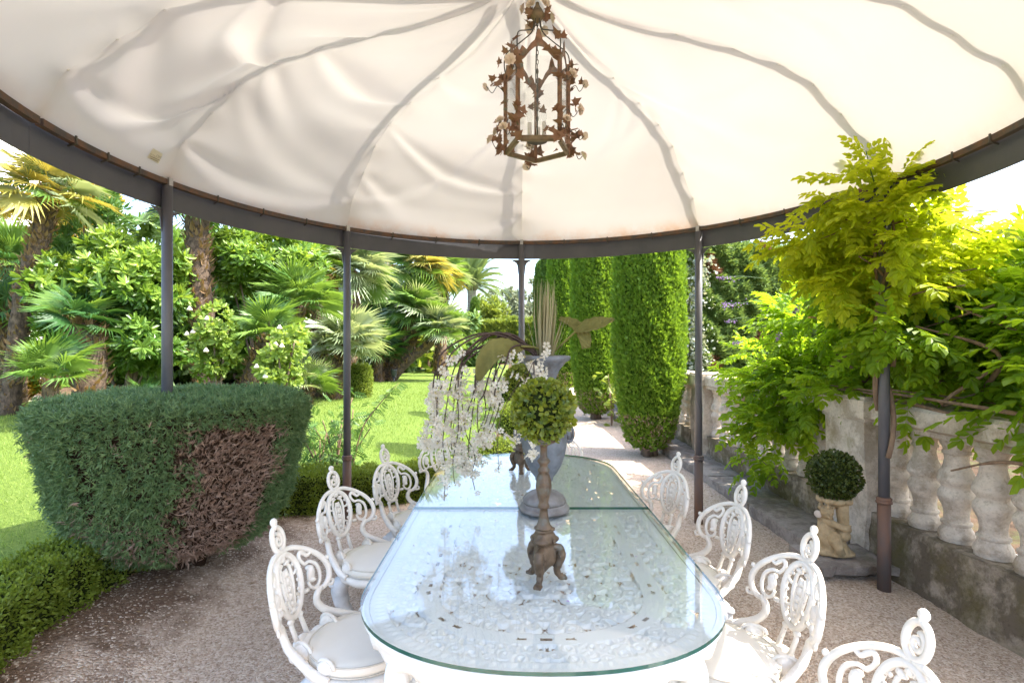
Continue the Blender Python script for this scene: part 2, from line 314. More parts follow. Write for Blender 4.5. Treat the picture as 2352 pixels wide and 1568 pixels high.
class MB:
    def __init__(s): s.v = []; s.f = []; s.mi = []; s.cur = 0
    def add(s, V, F):
        o = len(s.v); s.v += [tuple(p) for p in V]; s.f += [tuple(i + o for i in f) for f in F]; s.mi += [s.cur] * len(F); return s
    def tube(s, pts, r, n=8, closed=False, flat=None):
        P = [Vector(p) for p in pts]; N = len(P); V = []; F = []
        rr = [r] * N if not hasattr(r, '__len__') else [r[min(int(i * len(r) / N), len(r) - 1)] if len(r) != N else r[i] for i in range(N)]
        up = None
        for i in range(N):
            if closed: t = P[(i + 1) % N] - P[i - 1]
            else: t = P[min(i + 1, N - 1)] - P[max(i - 1, 0)]
            if t.length < 1e-9: t = Vector((0, 0, 1))
            t.normalize()
            if up is None:
                up = Vector((0, 0, 1)) if abs(t.z) < 0.9 else Vector((0, 1, 0))
            x = t.cross(up)
            if x.length < 1e-6: x = t.cross(Vector((1, 0, 0)))
            x.normalize(); y = x.cross(t); up = y
            for k in range(n):
                a = 2 * PI * k / n
                ca, sa = math.cos(a) * rr[i], math.sin(a) * rr[i]
                q = P[i] + x * ca + y * sa
                if flat is not None:
                    dq = q - P[i]; q = P[i] + dq - flat[0] * dq.dot(flat[0]) * (1 - flat[1])
                V.append(q)
        for i in range(N if closed else N - 1):
            a, b = i * n, ((i + 1) % N) * n
            for k in range(n):
                F.append((a + k, a + (k + 1) % n, b + (k + 1) % n, b + k))
        if not closed:
            F.append(tuple(range(n - 1, -1, -1))); F.append(tuple((N - 1) * n + k for k in range(n)))
        return s.add(V, F)
    def lathe(s, prof, n=24, c=(0, 0, 0), mod=None, capb=True, capt=True):
        V = []; F = []
        for j, (r, z) in enumerate(prof):
            for k in range(n):
                a = 2 * PI * k / n
                q = r * (mod(a, z) if mod else 1)
                V.append((c[0] + q * math.cos(a), c[1] + q * math.sin(a), c[2] + z))
        for j in range(len(prof) - 1):
            for k in range(n):
                F.append((j * n + k, j * n + (k + 1) % n, (j + 1) * n + (k + 1) % n, (j + 1) * n + k))
        if capb: F.append(tuple(range(n - 1, -1, -1)))
        if capt: F.append(tuple((len(prof) - 1) * n + k for k in range(n)))
        return s.add(V, F)
    def ell(s, c, r, n=12, m=8, rot=None):
        c = Vector(c); V = []; F = []
        for j in range(m + 1):
            ph = -PI / 2 + PI * j / m
            for k in range(n):
                a = 2 * PI * k / n
                q = Vector((r[0] * math.cos(ph) * math.cos(a), r[1] * math.cos(ph) * math.sin(a), r[2] * math.sin(ph)))
                if rot is not None: q = rot @ q
                V.append(c + q)
        for j in range(m):
            for k in range(n):
                F.append((j * n + k, j * n + (k + 1) % n, (j + 1) * n + (k + 1) % n, (j + 1) * n + k))
        return s.add(V, F)
    def box(s, c, d, rot=None):
        c = Vector(c); V = []
        for x in (-1, 1):
            for y in (-1, 1):
                for z in (-1, 1):
                    q = Vector((x * d[0] / 2, y * d[1] / 2, z * d[2] / 2))
                    if rot is not None: q = rot @ q
                    V.append(c + q)
        return s.add(V, [(0, 1, 3, 2), (4, 6, 7, 5), (0, 4, 5, 1), (2, 3, 7, 6), (0, 2, 6, 4), (1, 5, 7, 3)])
    def sweep(s, path, prof, closed=False):
        "profile [(a, z)] swept along a plan path; a is measured to the left of travel"
        P = [Vector(p) for p in path]; N = len(P); k = len(prof); V = []; F = []
        for i in range(N):
            t = (P[(i + 1) % N] - P[i - 1]) if closed else (P[min(i + 1, N - 1)] - P[max(i - 1, 0)])
            t.z = 0; t.normalize(); nrm = Vector((-t.y, t.x, 0))
            for a, z in prof: V.append(P[i] + nrm * a + Vector((0, 0, z)))
        for i in range(N if closed else N - 1):
            a, b = i * k, ((i + 1) % N) * k
            for j in range(k):
                F.append((a + j, b + j, b + (j + 1) % k, a + (j + 1) % k))
        if not closed:
            F.append(tuple(range(k))); F.append(tuple((N - 1) * k + j for j in range(k - 1, -1, -1)))
        return s.add(V, F)
    def mesh(s, name, mats, smooth=True):
        me = bpy.data.meshes.new(name); me.from_pydata(s.v, [], s.f)
        for mm in (mats if isinstance(mats, (list, tuple)) else [mats]): me.materials.append(mm)
        if smooth: me.polygons.foreach_set('use_smooth', [True] * len(me.polygons))
        if any(s.mi): me.polygons.foreach_set('material_index', s.mi)
        me.update(); return me
    def build(s, name, mats, parent=None, smooth=True, sharp=None):
        me = s.mesh(name, mats, smooth)
        if sharp and smooth: me.set_sharp_from_angle(angle=rad(sharp))
        return put(name, me, parent)

def put(name, me, parent=None):
    o = bpy.data.objects.new(name, me); COL.objects.link(o)
    if parent is not None: o.parent = parent
    return o
def thing(name, label, cat, loc=(0, 0, 0), rz=0.0, group=None):
    o = bpy.data.objects.new(name, None); COL.objects.link(o); o.empty_display_size = 0.1
    o.location = loc; o.rotation_euler = (0, 0, rz)
    return tag(o, label, cat, group)
def tag(o, label, cat, group=None):
    o['label'] = label; o['category'] = cat
    if group: o['group'] = group
    return o
def struct(o): o['kind'] = 'structure'; return o
def stuff(o): o['kind'] = 'stuff'; return o
def copy_tree(o, parent=None):
    c = o.copy(); COL.objects.link(c)
    if parent is not None: c.parent = parent
    for ch in list(o.children): copy_tree(ch, c)
    return c

# ---- scattering leaf-sized faces
def T_leaf(w=0.4, fold=0.07, droop=-0.06):
    return (np.array([(0, 0, 0), (w / 2, .42, fold), (0, 1, droop), (-w / 2, .42, fold)], float), np.array([(0, 1, 2, 3)]))
def T_round(w=0.62, fold=0.07, droop=0.0):
    return (np.array([(0, 0, 0), (w * .46, .34, fold), (w * .40, .78, fold), (0, 1, droop), (-w * .40, .78, fold), (-w * .46, .34, fold)], float), np.array([(0, 1, 2, 3), (0, 3, 4, 5)]))
def compose(parts):
    V = []; F = []; o = 0
    for (v, f), R, t in parts:
        V.append(v @ np.asarray(R, float).T + np.asarray(t, float)); F.append(f + o); o += len(v)
    return np.concatenate(V), np.concatenate(F)
def rotm(ax, a):
    return np.array(Matrix.Rotation(a, 3, ax))
def T_tuft(n=3, w=0.16, spread=0.5, seed=0):
    r = random.Random(seed); parts = []
    for i in range(n):
        R = rotm('Y', r.uniform(0, 6.28)) @ rotm('X', r.uniform(-spread, spread)) @ rotm('Y', r.uniform(0, 3.1)) * r.uniform(0.7, 1.0)
        parts.append((T_leaf(w, 0.03, 0), R, (0, 0, 0)))
    return compose(parts)
def T_rosette(n=8, w=0.34, tilt=0.6, leaf=None, seed=0):
    r = random.Random(seed); parts = []
    for i in range(n):
        R = rotm('Z', 0)
        a = 2 * PI * i / n + r.uniform(-.2, .2)
        # leaf starts along +Y; tilt outwards from +Y axis
        R = rotm('Y', a) @ rotm('X', tilt * r.uniform(.5, 1.5)) * r.uniform(.75, 1.1)
        parts.append((leaf or T_round(w), R, (0, 0, 0)))
    return compose(parts)

def frames(d, up=None, roll=None):
    "columns x, y=d, z for N directions"
    d = d / (np.linalg.norm(d, axis=1, keepdims=True) + 1e-9)
    if up is None: up = RNG.normal(size=d.shape)
    x = np.cross(d, up); x /= (np.linalg.norm(x, axis=1, keepdims=True) + 1e-9)
    z = np.cross(x, d)
    if roll is not None:
        c, s_ = np.cos(roll)[:, None], np.sin(roll)[:, None]
        x, z = x * c + z * s_, z * c - x * s_
    return np.stack([x, d, z], axis=2)

def np_mesh(name, V, F, mat, rnd=None, smooth=False):
    me = bpy.data.meshes.new(name); k = F.shape[1]
    me.vertices.add(len(V)); me.vertices.foreach_set('co', np.ascontiguousarray(V, dtype=np.float32).ravel())
    me.loops.add(F.size); me.loops.foreach_set('vertex_index', np.ascontiguousarray(F, dtype=np.int32).ravel())
    me.polygons.add(len(F)); me.polygons.foreach_set('loop_start', np.arange(0, F.size, k, dtype=np.int32))
    me.polygons.foreach_set('use_smooth', np.full(len(F), smooth))
    for mm in (mat if isinstance(mat, list) else [mat]): me.materials.append(mm)
    if rnd is not None:
        at = me.attributes.new('rnd', 'FLOAT', 'POINT'); at.data.foreach_set('value', np.ascontiguousarray(rnd, dtype=np.float32))
    me.update(calc_edges=True); return me

def scatter(name, T, R, S, P, mat, parent=None, rnd=None):
    N = len(P)
    if N == 0: return None
    v, f = T; S = np.asarray(S)
    if S.ndim == 0: S = np.full(N, float(S))
    V = np.einsum('nij,kj->nki', R * S[:, None, None], v) + np.asarray(P)[:, None, :]
    F = (f[None] + (np.arange(N) * len(v))[:, None, None]).reshape(-1, f.shape[1])
    if rnd is None: rnd = RNG.random(N)
    me = np_mesh(name, V.reshape(-1, 3), F, mat, np.repeat(rnd, len(v)))
    return put(name, me, parent)

def scatter_parts(name, T, R, S, P, mat, parent, n=300, rest='foliage', origin=(0, 0, 0), rnd=None):
    "the n nearest pieces are objects of their own, the others one joined part"
    P = np.asarray(P); S = np.asarray(S)
    dist = np.linalg.norm(P + np.asarray(origin) - np.array([0, 0, CAMZ]), axis=1)
    order = np.argsort(dist); near, far = order[:n], order[n:]
    me = np_mesh(name, T[0], T[1], mat, np.zeros(len(T[0])))
    for i in near:
        o = put(name, me, parent)
        o.matrix_basis = Matrix.Translation(P[i]) @ Matrix((R[i] * S[i]).tolist()).to_4x4()
    if len(far): stuff(scatter(rest, T, R[far], S[far], P[far], mat, parent))

def unit(n):
    v = RNG.normal(size=(n, 3)); return v / np.linalg.norm(v, axis=1, keepdims=True)
def ell_points(c, r, n, shell=0.35):
    "points through an ellipsoid, thicker towards its surface; returns points and outward directions"
    u = unit(n); q = 1 - shell * RNG.random(n) ** 1.6
    r = np.asarray(r, float)
    d = u / r; d /= np.linalg.norm(d, axis=1, keepdims=True)
    return np.asarray(c) + u * r * q[:, None], d
def clump_points(ells, nsub, nleaf, sub=(0.25, 0.4), shell=0.5, squash=0.75):
    "sub-clumps over ellipsoids, leaves over the sub-clumps: gives light and dark lumps"
    vol = np.array([r[0] * r[1] * r[2] for c, r in ells]) ** (2 / 3); vol /= vol.sum()
    P = []; D = []
    for (c, r), w in zip(ells, vol):
        k = max(3, int(nsub * w)); sp, sd = ell_points(c, r, k, 0.45)
        for p, d in zip(sp, sd):
            m = max(4, int(nleaf * w / k)); rr = RNG.uniform(*sub)
            a, b = ell_points(p, (rr, rr, rr * squash), m, shell)
            P.append(a); D.append(b * 0.7 + d * 0.6)
    return np.concatenate(P), np.concatenate(D)
def dirs(D, jitter=0.6, up=0.3):
    D = D + RNG.normal(size=D.shape) * jitter; D[:, 2] += up
    return D / np.linalg.norm(D, axis=1, keepdims=True)

def smooth01(t): t = min(1, max(0, t)); return t * t * (3 - 2 * t)
def hgt(x, y):
    return 0.2 * smooth01((-1.5 - x) / 0.9) * (1 - 0.5 * smooth01((y - 5) / 4))

# ================================================================== THE SETTING
GC = Vector((0.1, 2.93, 0)); GR = 2.43          # gazebo centre and radius

def grid_sheet(name, xs, ys, keep, zf, mat):
    idx = {}; V = []; F = []
    def vi(i, j):
        if (i, j) not in idx:
            idx[(i, j)] = len(V); V.append((xs[i], ys[j], zf(xs[i], ys[j])))
        return idx[(i, j)]
    for i in range(len(xs) - 1):
        for j in range(len(ys) - 1):
            if keep((xs[i] + xs[i + 1]) / 2, (ys[j] + ys[j + 1]) / 2):
                F.append((vi(i, j), vi(i + 1, j), vi(i + 1, j + 1), vi(i, j + 1)))
    me = bpy.data.meshes.new(name); me.from_pydata(V, [], F); me.materials.append(mat)
    me.polygons.foreach_set('use_smooth', [True] * len(F)); me.update()
    return struct(put(name, me))

def terrain(x, y):
    z = hgt(x, y) - 0.03
    if x > 3.1: z -= 0.9 * smooth01((x - 3.1) / 1.5)
    return z
xs = np.concatenate([np.linspace(-400, -30, 12), np.linspace(-28, -4, 25), np.linspace(-3.8, 6, 50), np.linspace(7, 30, 12), np.linspace(40, 400, 10)])
ys = np.concatenate([np.linspace(-300, -12, 10), np.linspace(-10, 12, 56), np.linspace(13, 60, 30), np.linspace(70, 600, 14)])
grid_sheet('ground', xs, ys, lambda x, y: True, terrain, M['soil'])

def on_gravel(x, y):
    r = math.hypot(x - GC.x, y - GC.y)
    return (r < 2.86 and x < 2.70) or (0.42 < x < 2.42 and 4.5 < y < 40) or (-2.3 < x < 2.70 and -3 < y < 3.9)
grid_sheet('gravel_terrace', np.linspace(-2.9, 2.70, 126), np.concatenate([np.linspace(-3, 8, 220), np.linspace(8.4, 40, 50)]),
           on_gravel, lambda x, y: hgt(x, y) + 0.004 + 0.012 * math.sin(3.1 * x + 1.3) * math.sin(2.3 * y), M['gravel'])
def on_lawn(x, y):
    r = math.hypot(x - GC.x, y - GC.y)
    if x > -0.33 or r < 2.95: return False
    if x < -6.2 and y > 14.2 - 0.02 * x: return False
    if x < -2.3 and y < 0.5: return True
    return True
grid_sheet('lawn', np.concatenate([np.linspace(-45, -6.2, 40), np.linspace(-6.0, -0.3, 72)]),
           np.concatenate([np.linspace(-2, 9, 110), np.linspace(9.4, 46, 60)]), on_lawn,
           lambda x, y: hgt(x, y) - 0.008 + 0.01 * math.sin(1.7 * x) * math.sin(1.1 * y), M['lawn'])
grid_sheet('garden_path', np.linspace(-40, -6.4, 30), np.linspace(14.3, 16.0, 6), lambda x, y: True, lambda x, y: hgt(x, y) + 0.0, M['path'])

# grass blades
def grass(n, xr, yr, size, name):
    x = RNG.uniform(*xr, n); y = RNG.uniform(*yr, n)
    ok = np.array([on_lawn(a, b) for a, b in zip(x, y)]); x, y = x[ok], y[ok]
    z = np.array([hgt(a, b) for a, b in zip(x, y)]) - 0.01
    d = RNG.normal(size=(len(x), 3)) * 0.45; d[:, 2] = 1
    o = scatter('grass', T_leaf(0.13, 0.02, 0), frames(d), RNG.uniform(0.6, 1.3, len(x)) * size, np.stack([x, y, z], 1), M['grass'])
    stuff(tag(o, name, 'grass'))
grass(60000, (-9, -0.3), (1.5, 9), 0.045, 'short bright lawn grass between the box hedges and palms')
grass(50000, (-14, -0.3), (9, 22), 0.075, 'lawn grass in the sun beside the palm clump')

# gravel pebbles
n = 30000
px = RNG.uniform(-2.7, 2.66, n); py = 1.2 + 6.0 * RNG.random(n) ** 1.5
ok = np.array([on_gravel(a, b) for a, b in zip(px, py)]); px, py = px[ok], py[ok]
pz = np.array([hgt(a, b) for a, b in zip(px, py)]) + 0.008
ov = np.array([(1, 0, 0), (-1, 0, 0), (0, .8, 0), (0, -.8, 0), (0, 0, .6), (0, 0, -.6)], float)
of = np.array([(0, 2, 4), (2, 1, 4), (1, 3, 4), (3, 0, 4), (2, 0, 5), (1, 2, 5), (3, 1, 5), (0, 3, 5)])
o = scatter('pebbles', (ov, of), frames(unit(len(px))), RNG.uniform(0.0025, 0.0062, len(px)), np.stack([px, py, pz], 1), M['pebble'])
stuff(tag(o, 'loose pink and beige pebbles lying on the terrace', 'pebbles'))
n = 420
px = RNG.uniform(-2.6, 2.3, n); py = RNG.uniform(1.3, 6, n)
ok = np.array([on_gravel(a, b) and (a < -1.3 or b < 2 or RNG.random() < .25) for a, b in zip(px, py)]); px, py = px[ok], py[ok]
dd = unit(len(px)); dd[:, 2] *= 0.15
o = scatter('leaf_litter', T_round(0.5, 0.2, 0.1), frames(dd, np.tile([0, 0, 1.0], (len(px), 1))), RNG.uniform(0.012, 0.04, len(px)),
            np.stack([px, py, np.array([hgt(a, b) for a, b in zip(px, py)]) + 0.02], 1), M['litter'])
stuff(tag(o, 'dry fallen leaves strewn over soil and gravel', 'leaves'))

# stone kerb and the broken slab under the statue
def rough_block(mb, x0, x1, y0, y1, z0, z1, nx=8, ny=24, amp=0.012, seed=0):
    "a block with a worn, uneven top and front"
    r = random.Random(seed); V = []; F = []
    P = [[None] * (ny + 1) for _ in range(nx + 1)]
    for i in range(nx + 1):
        for j in range(ny + 1):
            x = x0 + (x1 - x0) * i / nx + (r.uniform(-amp, amp) if i in (0, nx) else 0)
            y = y0 + (y1 - y0) * j / ny + (r.uniform(-amp, amp) if j in (0, ny) else 0)
            z = z1 + r.uniform(-amp, amp) * 0.5 - (0.012 if i in (0, nx) or j in (0, ny) else 0)
            P[i][j] = len(V); V.append((x, y, z))
    for i in range(nx):
        for j in range(ny): F.append((P[i][j], P[i + 1][j], P[i + 1][j + 1], P[i][j + 1]))
    ring = [P[i][0] for i in range(nx + 1)] + [P[nx][j] for j in range(1, ny + 1)] + [P[i][ny] for i in range(nx - 1, -1, -1)] + [P[0][j] for j in range(ny - 1, 0, -1)]
    base = len(V)
    for q in ring:
        V.append((V[q][0] + r.uniform(-amp, amp), V[q][1] + r.uniform(-amp, amp), z0))
    k = len(ring)
    for a in range(k): F.append((ring[a], base + a, base + (a + 1) % k, ring[(a + 1) % k])[::-1])
    mb.add(V, F)
kerb_root = struct(bpy.data.objects.new('stone_kerb', None)); COL.objects.link(kerb_root)
yy = 4.05
for i in range(12):
    L = random.uniform(0.85, 1.15)
    mb = MB(); rough_block(mb, 2.30, 2.76, yy, yy + L - 0.012, -0.05, 0.12 + random.uniform(-.006, .006), 6, 14, 0.009, i)
    mb.build('kerb_stone', M['kerb'], kerb_root, True, sharp=40); yy += L
mb = MB(); rough_block(mb, 2.12, 2.66, 3.52, 3.95, 0.055, 0.125, 9, 8, 0.016, 77)
tag(mb.build('stone_slab', M['kerb'], None, True, sharp=40), 'broken stone slab carrying the cherub statue at the kerb end', 'slab')

# ================================================================== GAZEBO
RIBS = [11.5, 48, 90, 132, 169, 191, 229, 270, 312, 348]
RIM_Z = 2.70
gz = thing('gazebo', 'round garden gazebo with grey steel posts and cream canvas roof', 'gazebo', (GC.x, GC.y, 0))
def pol(a, r, z): return Vector((r * math.cos(rad(a)), r * math.sin(rad(a)), z))
for a in (11.5, 48, 90, 132, 169, 229, 312):
    p = pol(a, GR, 0); g = hgt(p.x + GC.x, p.y + GC.y)
    mb = MB(); mb.tube([p + Vector((0, 0, 0.6)), p + Vector((0, 0, 1.7)), p + Vector((0, 0, RIM_Z - 0.005))], 0.0325, 20)
    post = mb.build('post', M['pole'], gz)
    mb = MB(); mb.lathe([(0.039, g - 0.02), (0.039, 0.59)], 20, p)
    mb.build('sleeve', M['rust_pole'], post)
    mb = MB(); mb.lathe([(0.04, 0.585), (0.048, 0.59), (0.048, 0.602), (0.042, 0.606), (0.046, 0.612), (0.046, 0.622), (0.034, 0.63)], 20, p)
    mb.build('collar', M['rust_pole'], post)
    # gusset wings under the fascia and the galvanised clip on top
    mb = MB(); t = pol(a + 90, 1, 0)
    for s_ in (-1, 1):
        pr = [(0.03, -0.02), (0.115, -0.02), (0.06, -0.05), (0.045, -0.075), (0.034, -0.17), (0.03, -0.17)]
        V = []
        for th in (-0.004, 0.004):
            for q, zz in pr: V.append(p + t * s_ * q + p.normalized() * (th + 0.012) + Vector((0, 0, RIM_Z - 0.14 + zz)))
        k = len(pr)
        mb.add(V, [tuple(range(k)), tuple(range(2 * k - 1, k - 1, -1))] + [(i, i + k, (i + 1) % k + k, (i + 1) % k) for i in range(k)])
    mb.build('gusset', M['fascia'], post, False)
    mb = MB(); mb.box(p + Vector((0, 0, RIM_Z + 0.034)), (0.10, 0.035, 0.012), Matrix.Rotation(rad(a + 90), 3, 'Z'))
    mb.box(p * 0.993 + Vector((0, 0, RIM_Z + 0.018)), (0.03, 0.03, 0.05), Matrix.Rotation(rad(a + 90), 3, 'Z'))
    mb.build('clip', M['bracket'], post, False)
allr = RIBS + [RIBS[0] + 360]
for i in range(10):
    a0, a1 = allr[i], allr[i + 1]
    if a1 < a0: a1 += 360
    path = [pol(a0 + (a1 - a0) * (k / 14) + (0.25 if k == 0 else -0.25 if k == 14 else 0), GR, RIM_Z) for k in range(15)]
    mb = MB(); mb.sweep(path, [(-0.018, 0), (0.018, 0), (0.018, 0.034), (-0.018, 0.034)]); mb.build('rim_rail', M['rust'], gz, False)
    path = [pol(a0 + (a1 - a0) * (k / 14) + (0.03 if k == 0 else -0.03 if k == 14 else 0), GR + 0.038, RIM_Z) for k in range(15)]
    mb = MB(); mb.sweep(path, [(-0.003, -0.148), (0.003, -0.148), (0.003, 0.028), (-0.003, 0.028)]); mb.build('fascia', M['fascia'], gz, False)
    for k in range(1, 4):
        a = a0 + (a1 - a0) * k / 4
        mb = MB(); q = pol(a, GR - 0.022, RIM_Z + 0.01)
        mb.tube([q + Vector((0, 0, 0.03)), q + Vector((0, 0, -0.012)), pol(a, GR + 0.02, RIM_Z - 0.014)], 0.006, 6); mb.build('rim_hook', M['wire'], gz)
        mb = MB(); q = pol(a + 3, GR + 0.045, RIM_Z - 0.085)
        mb.box(q, (0.008, 0.012, 0.04), Matrix.Rotation(rad(a), 3, 'Z')); mb.build('fascia_tab', M['fascia'], gz, False)

PROF = spline([(2.43, 0, 2.737), (2.345, 0, 2.93), (2.20, 0, 3.06), (2.04, 0, 3.19), (1.86, 0, 3.335), (1.64, 0, 3.42), (1.20, 0, 3.50), (0.76, 0, 3.54), (0.48, 0, 3.575), (0.22, 0, 3.645), (0.04, 0, 3.76)], 10)
PROF = [(p.x, p.z) for p in PROF]
plen = [0]
for a, b in zip(PROF, PROF[1:]): plen.append(plen[-1] + math.hypot(a[0] - b[0], a[1] - b[1]))
def prof_at(t):
    L = t * plen[-1]
    for i in range(len(plen) - 1):
        if plen[i + 1] >= L:
            f = (L - plen[i]) / max(1e-9, plen[i + 1] - plen[i])
            return (PROF[i][0] + (PROF[i + 1][0] - PROF[i][0]) * f, PROF[i][1] + (PROF[i + 1][1] - PROF[i][1]) * f)
    return PROF[-1]
def prof_n(t):
    a, b = prof_at(max(0, t - 0.02)), prof_at(min(1, t + 0.02))
    tx, tz = b[0] - a[0], b[1] - a[1]; L = math.hypot(tx, tz); return (tz / L, -tx / L)      # outward
KNOTS = [0.10, 0.20, 0.30, 0.40, 0.52, 0.66]
panel_params = []
for i in range(10):
    a0, a1 = allr[i], allr[i + 1]
    if a1 < a0: a1 += 360
    am = (a0 + a1) / 2
    loose = 1.0 if 90 < am < 205 else 0.45
    if 90 < am < 132: loose = 0.8
    r = random.Random(40 + i); folds = []
    for k in range(6 if loose > 0.5 else 3):
        t0, t1 = r.choice(KNOTS), r.choice(KNOTS)
        folds.append((t0, t1, r.uniform(-0.12, -0.01), r.uniform(0.016, 0.045), r.uniform(0.018, 0.05), r.choice((0, 0, 1, 2))))
    panel_params.append((a0, a1, loose, folds, r.random() * 6))
def canopy_point(pi_, s, t):
    a0, a1, loose, folds, ph = panel_params[pi_]
    r, z = prof_at(t); nr, nz = prof_n(t)
    # knots hold the cloth up against the rib, between them it droops
    e = min(s, 1 - s)
    kn = min(abs(t - k) for k in KNOTS)
    p0, p1 = pol(a0, r, z), pol(a1, r, z)
    arc = pol(a0 + (a1 - a0) * s, r, z)
    w = smooth01(1 - t / 0.10)
    q = (p0 * (1 - s) + p1 * s) * (1 - w) + arc * w
    ss = math.sin(PI * s)
    dsp = 0.0
    dsp += 0.05 * loose * ss * math.sin(PI * min(1, t * 1.25))                                  # belly
    for (t0, t1, dp, amp, wd, kind) in folds:
        tc = t0 * (1 - s) + t1 * s + dp * math.sin(PI * s)
        fade = smooth01(e / 0.05) * (ss ** 0.6) if kind == 0 else smooth01(e / 0.05) * ((1 - s) ** 1.3 if kind == 1 else s ** 1.3)
        ww = wd * (0.35 + 1.1 * ss)
        x = (t - tc) / ww
        dsp += amp * loose * 1.15 * fade * (math.exp(-x * x) - 0.6 * math.exp(-((x + 1.5) ** 2)))
    dsp += 0.012 * loose * math.sin(9 * s + 17 * t + ph) * ss
    dsp += 0.008 * math.sin(5 * t * 7 + ph) * math.exp(-e * 9) * smooth01(e / 0.05) * (1 - math.exp(-(kn / 0.02) ** 2))
    dsp += 0.016 * math.exp(-(e / 0.05) ** 2) * (1 - math.exp(-(kn / 0.03) ** 2))
    dsp *= smooth01(t / 0.06) * (1 - 0.7 * smooth01((t - 0.75) / 0.25))
    u = Vector((math.cos(rad(a0 + (a1 - a0) * s)), math.sin(rad(a0 + (a1 - a0) * s)), 0))
    return q - (u * nr + Vector((0, 0, nz))) * dsp
NS, NT = 44, 80
for i in range(10):
    V = []; rn = []
    for b in range(NT + 1):
        t = (b / NT) ** 1.15
        for a in range(NS + 1):
            V.append(canopy_point(i, a / NS, t)); rn.append(max(0.0, 1 - t / 0.045) * (0.75 if RIBS[i] in (90, 48) else 0.25))
    F = [(b * (NS + 1) + a, b * (NS + 1) + a + 1, (b + 1) * (NS + 1) + a + 1, (b + 1) * (NS + 1) + a) for b in range(NT) for a in range(NS)]
    put('canopy_panel', np_mesh('canopy_panel', np.array([tuple(v) for v in V]), np.array(F), M['canvas'], np.array(rn), True), gz)
for a in RIBS:
    pts = []
    for k in range(41):
        t = k / 40 * 0.985; r, z = prof_at(t); nr, nz = prof_n(t)
        off = 0.04 + 0.06 * smooth01(t / 0.15)
        pts.append(pol(a, r + nr * off, z + nz * off))
    mb = MB(); mb.tube(pts, 0.027, 8); rib = mb.build('rib', M['fascia'], gz)
    for t in KNOTS:
        r, z = prof_at(t); nr, nz = prof_n(t)
        mb = MB(); mb.tube([pol(a, r - nr * 0.003, z - nz * 0.003), pol(a, r + nr * 0.08, z + nz * 0.08)], 0.006, 6); mb.build('lacing', M['candle'], rib)
mb = MB(); mb.lathe([(0.02, 3.70), (0.09, 3.74), (0.07, 3.84), (0.03, 3.9), (0.015, 4.05)], 16); mb.build('finial', M['fascia'], gz)
mb = MB(); mb.tube([(0, 0, 3.58), (0, 0, 3.74)], 0.008, 6); mb.build('lantern_hook', M['wire'], gz)
# maker's label on the panel between the ribs at 169 and 191 degrees
lab = []
for (s, t) in ((0.11, 0.026), (0.21, 0.028), (0.21, 0.052), (0.11, 0.050)):
    q = canopy_point(4, s, t); u = Vector((q.x, q.y, 0)).normalized(); lab.append(q - u * 0.006)
mb = MB(); mb.add(lab, [(0, 1, 2, 3)]); lbl = mb.build('fabric_label', M['tag'], gz, False)
ux, uz = (lab[0] - lab[1]).normalized(), (lab[3] - lab[0]).normalized()
un = ux.cross(uz).normalized(); 
if un.dot(Vector((lab[0].x, lab[0].y, 0))) > 0: un = -un
width = (lab[0] - lab[1]).length; height = (lab[3] - lab[0]).length
fc = bpy.data.curves.new('label_text', 'FONT'); fc.body = 'INCOM'; fc.size = height * 0.36; fc.align_x = 'CENTER'
fo = bpy.data.objects.new('tmp', fc); COL.objects.link(fo); bpy.context.view_layer.update()
tm = bpy.data.meshes.new_from_object(fo.evaluated_get(bpy.context.evaluated_depsgraph_get())); bpy.data.objects.remove(fo)
tm.materials.append(M['print'])
ctr = (lab[0] + lab[1] + lab[2] + lab[3]) / 4 + un * 0.003
right = uz.cross(un).normalized()
rm = Matrix((right, uz, un)).transposed().to_4x4()
o = put('lettering', tm, lbl); o.matrix_basis = Matrix.Translation(ctr - uz * height * 0.08) @ rm
for k in range(2):
    mb = MB(); mb.box((0, -height * (0.22 + 0.17 * k), 0), (width * (0.8 - 0.2 * k), height * 0.07, 0.001)); o = mb.build('small_print', M['print'], lbl, False)
    o.matrix_basis = Matrix.Translation(ctr) @ rm

# ================================================================== BALUSTRADES
BPROF = [(.098, 0), (.098, .02), (.105, .03), (.10, .055), (.082, .085), (.078, .10), (.088, .108), (.088, .122), (.074, .13), (.070, .17), (.078, .215), (.098, .255), (.108, .285), (.106, .305), (.09, .325), (.086, .333), (.086, .347), (.09, .355), (.107, .375), (.110, .395), (.100, .425), (.078, .47), (.068, .52), (.070, .55), (.082, .557), (.082, .572), (.074, .58), (.078, .60), (.094, .62), (.094, .66)]
def baluster_mesh(sc=1.0):
    mb = MB(); mb.lathe([(r * sc, z) for r, z in BPROF], 18, (0, 0, 0))
    return mb.mesh('baluster', M['stone'])
bal_me = baluster_mesh(.93)
bal_me.set_sharp_from_angle(angle=rad(50))
bl = thing('balustrade', 'weathered stone balustrade with mossy base wall along the gravel path', 'balustrade', (2.86, 4.1, 0))
BX = 2.86
def bpart(mb, name, mat, **k):
    o = mb.build(name, mat, bl, **k); o.location = (-2.86, -4.1, 0); return o
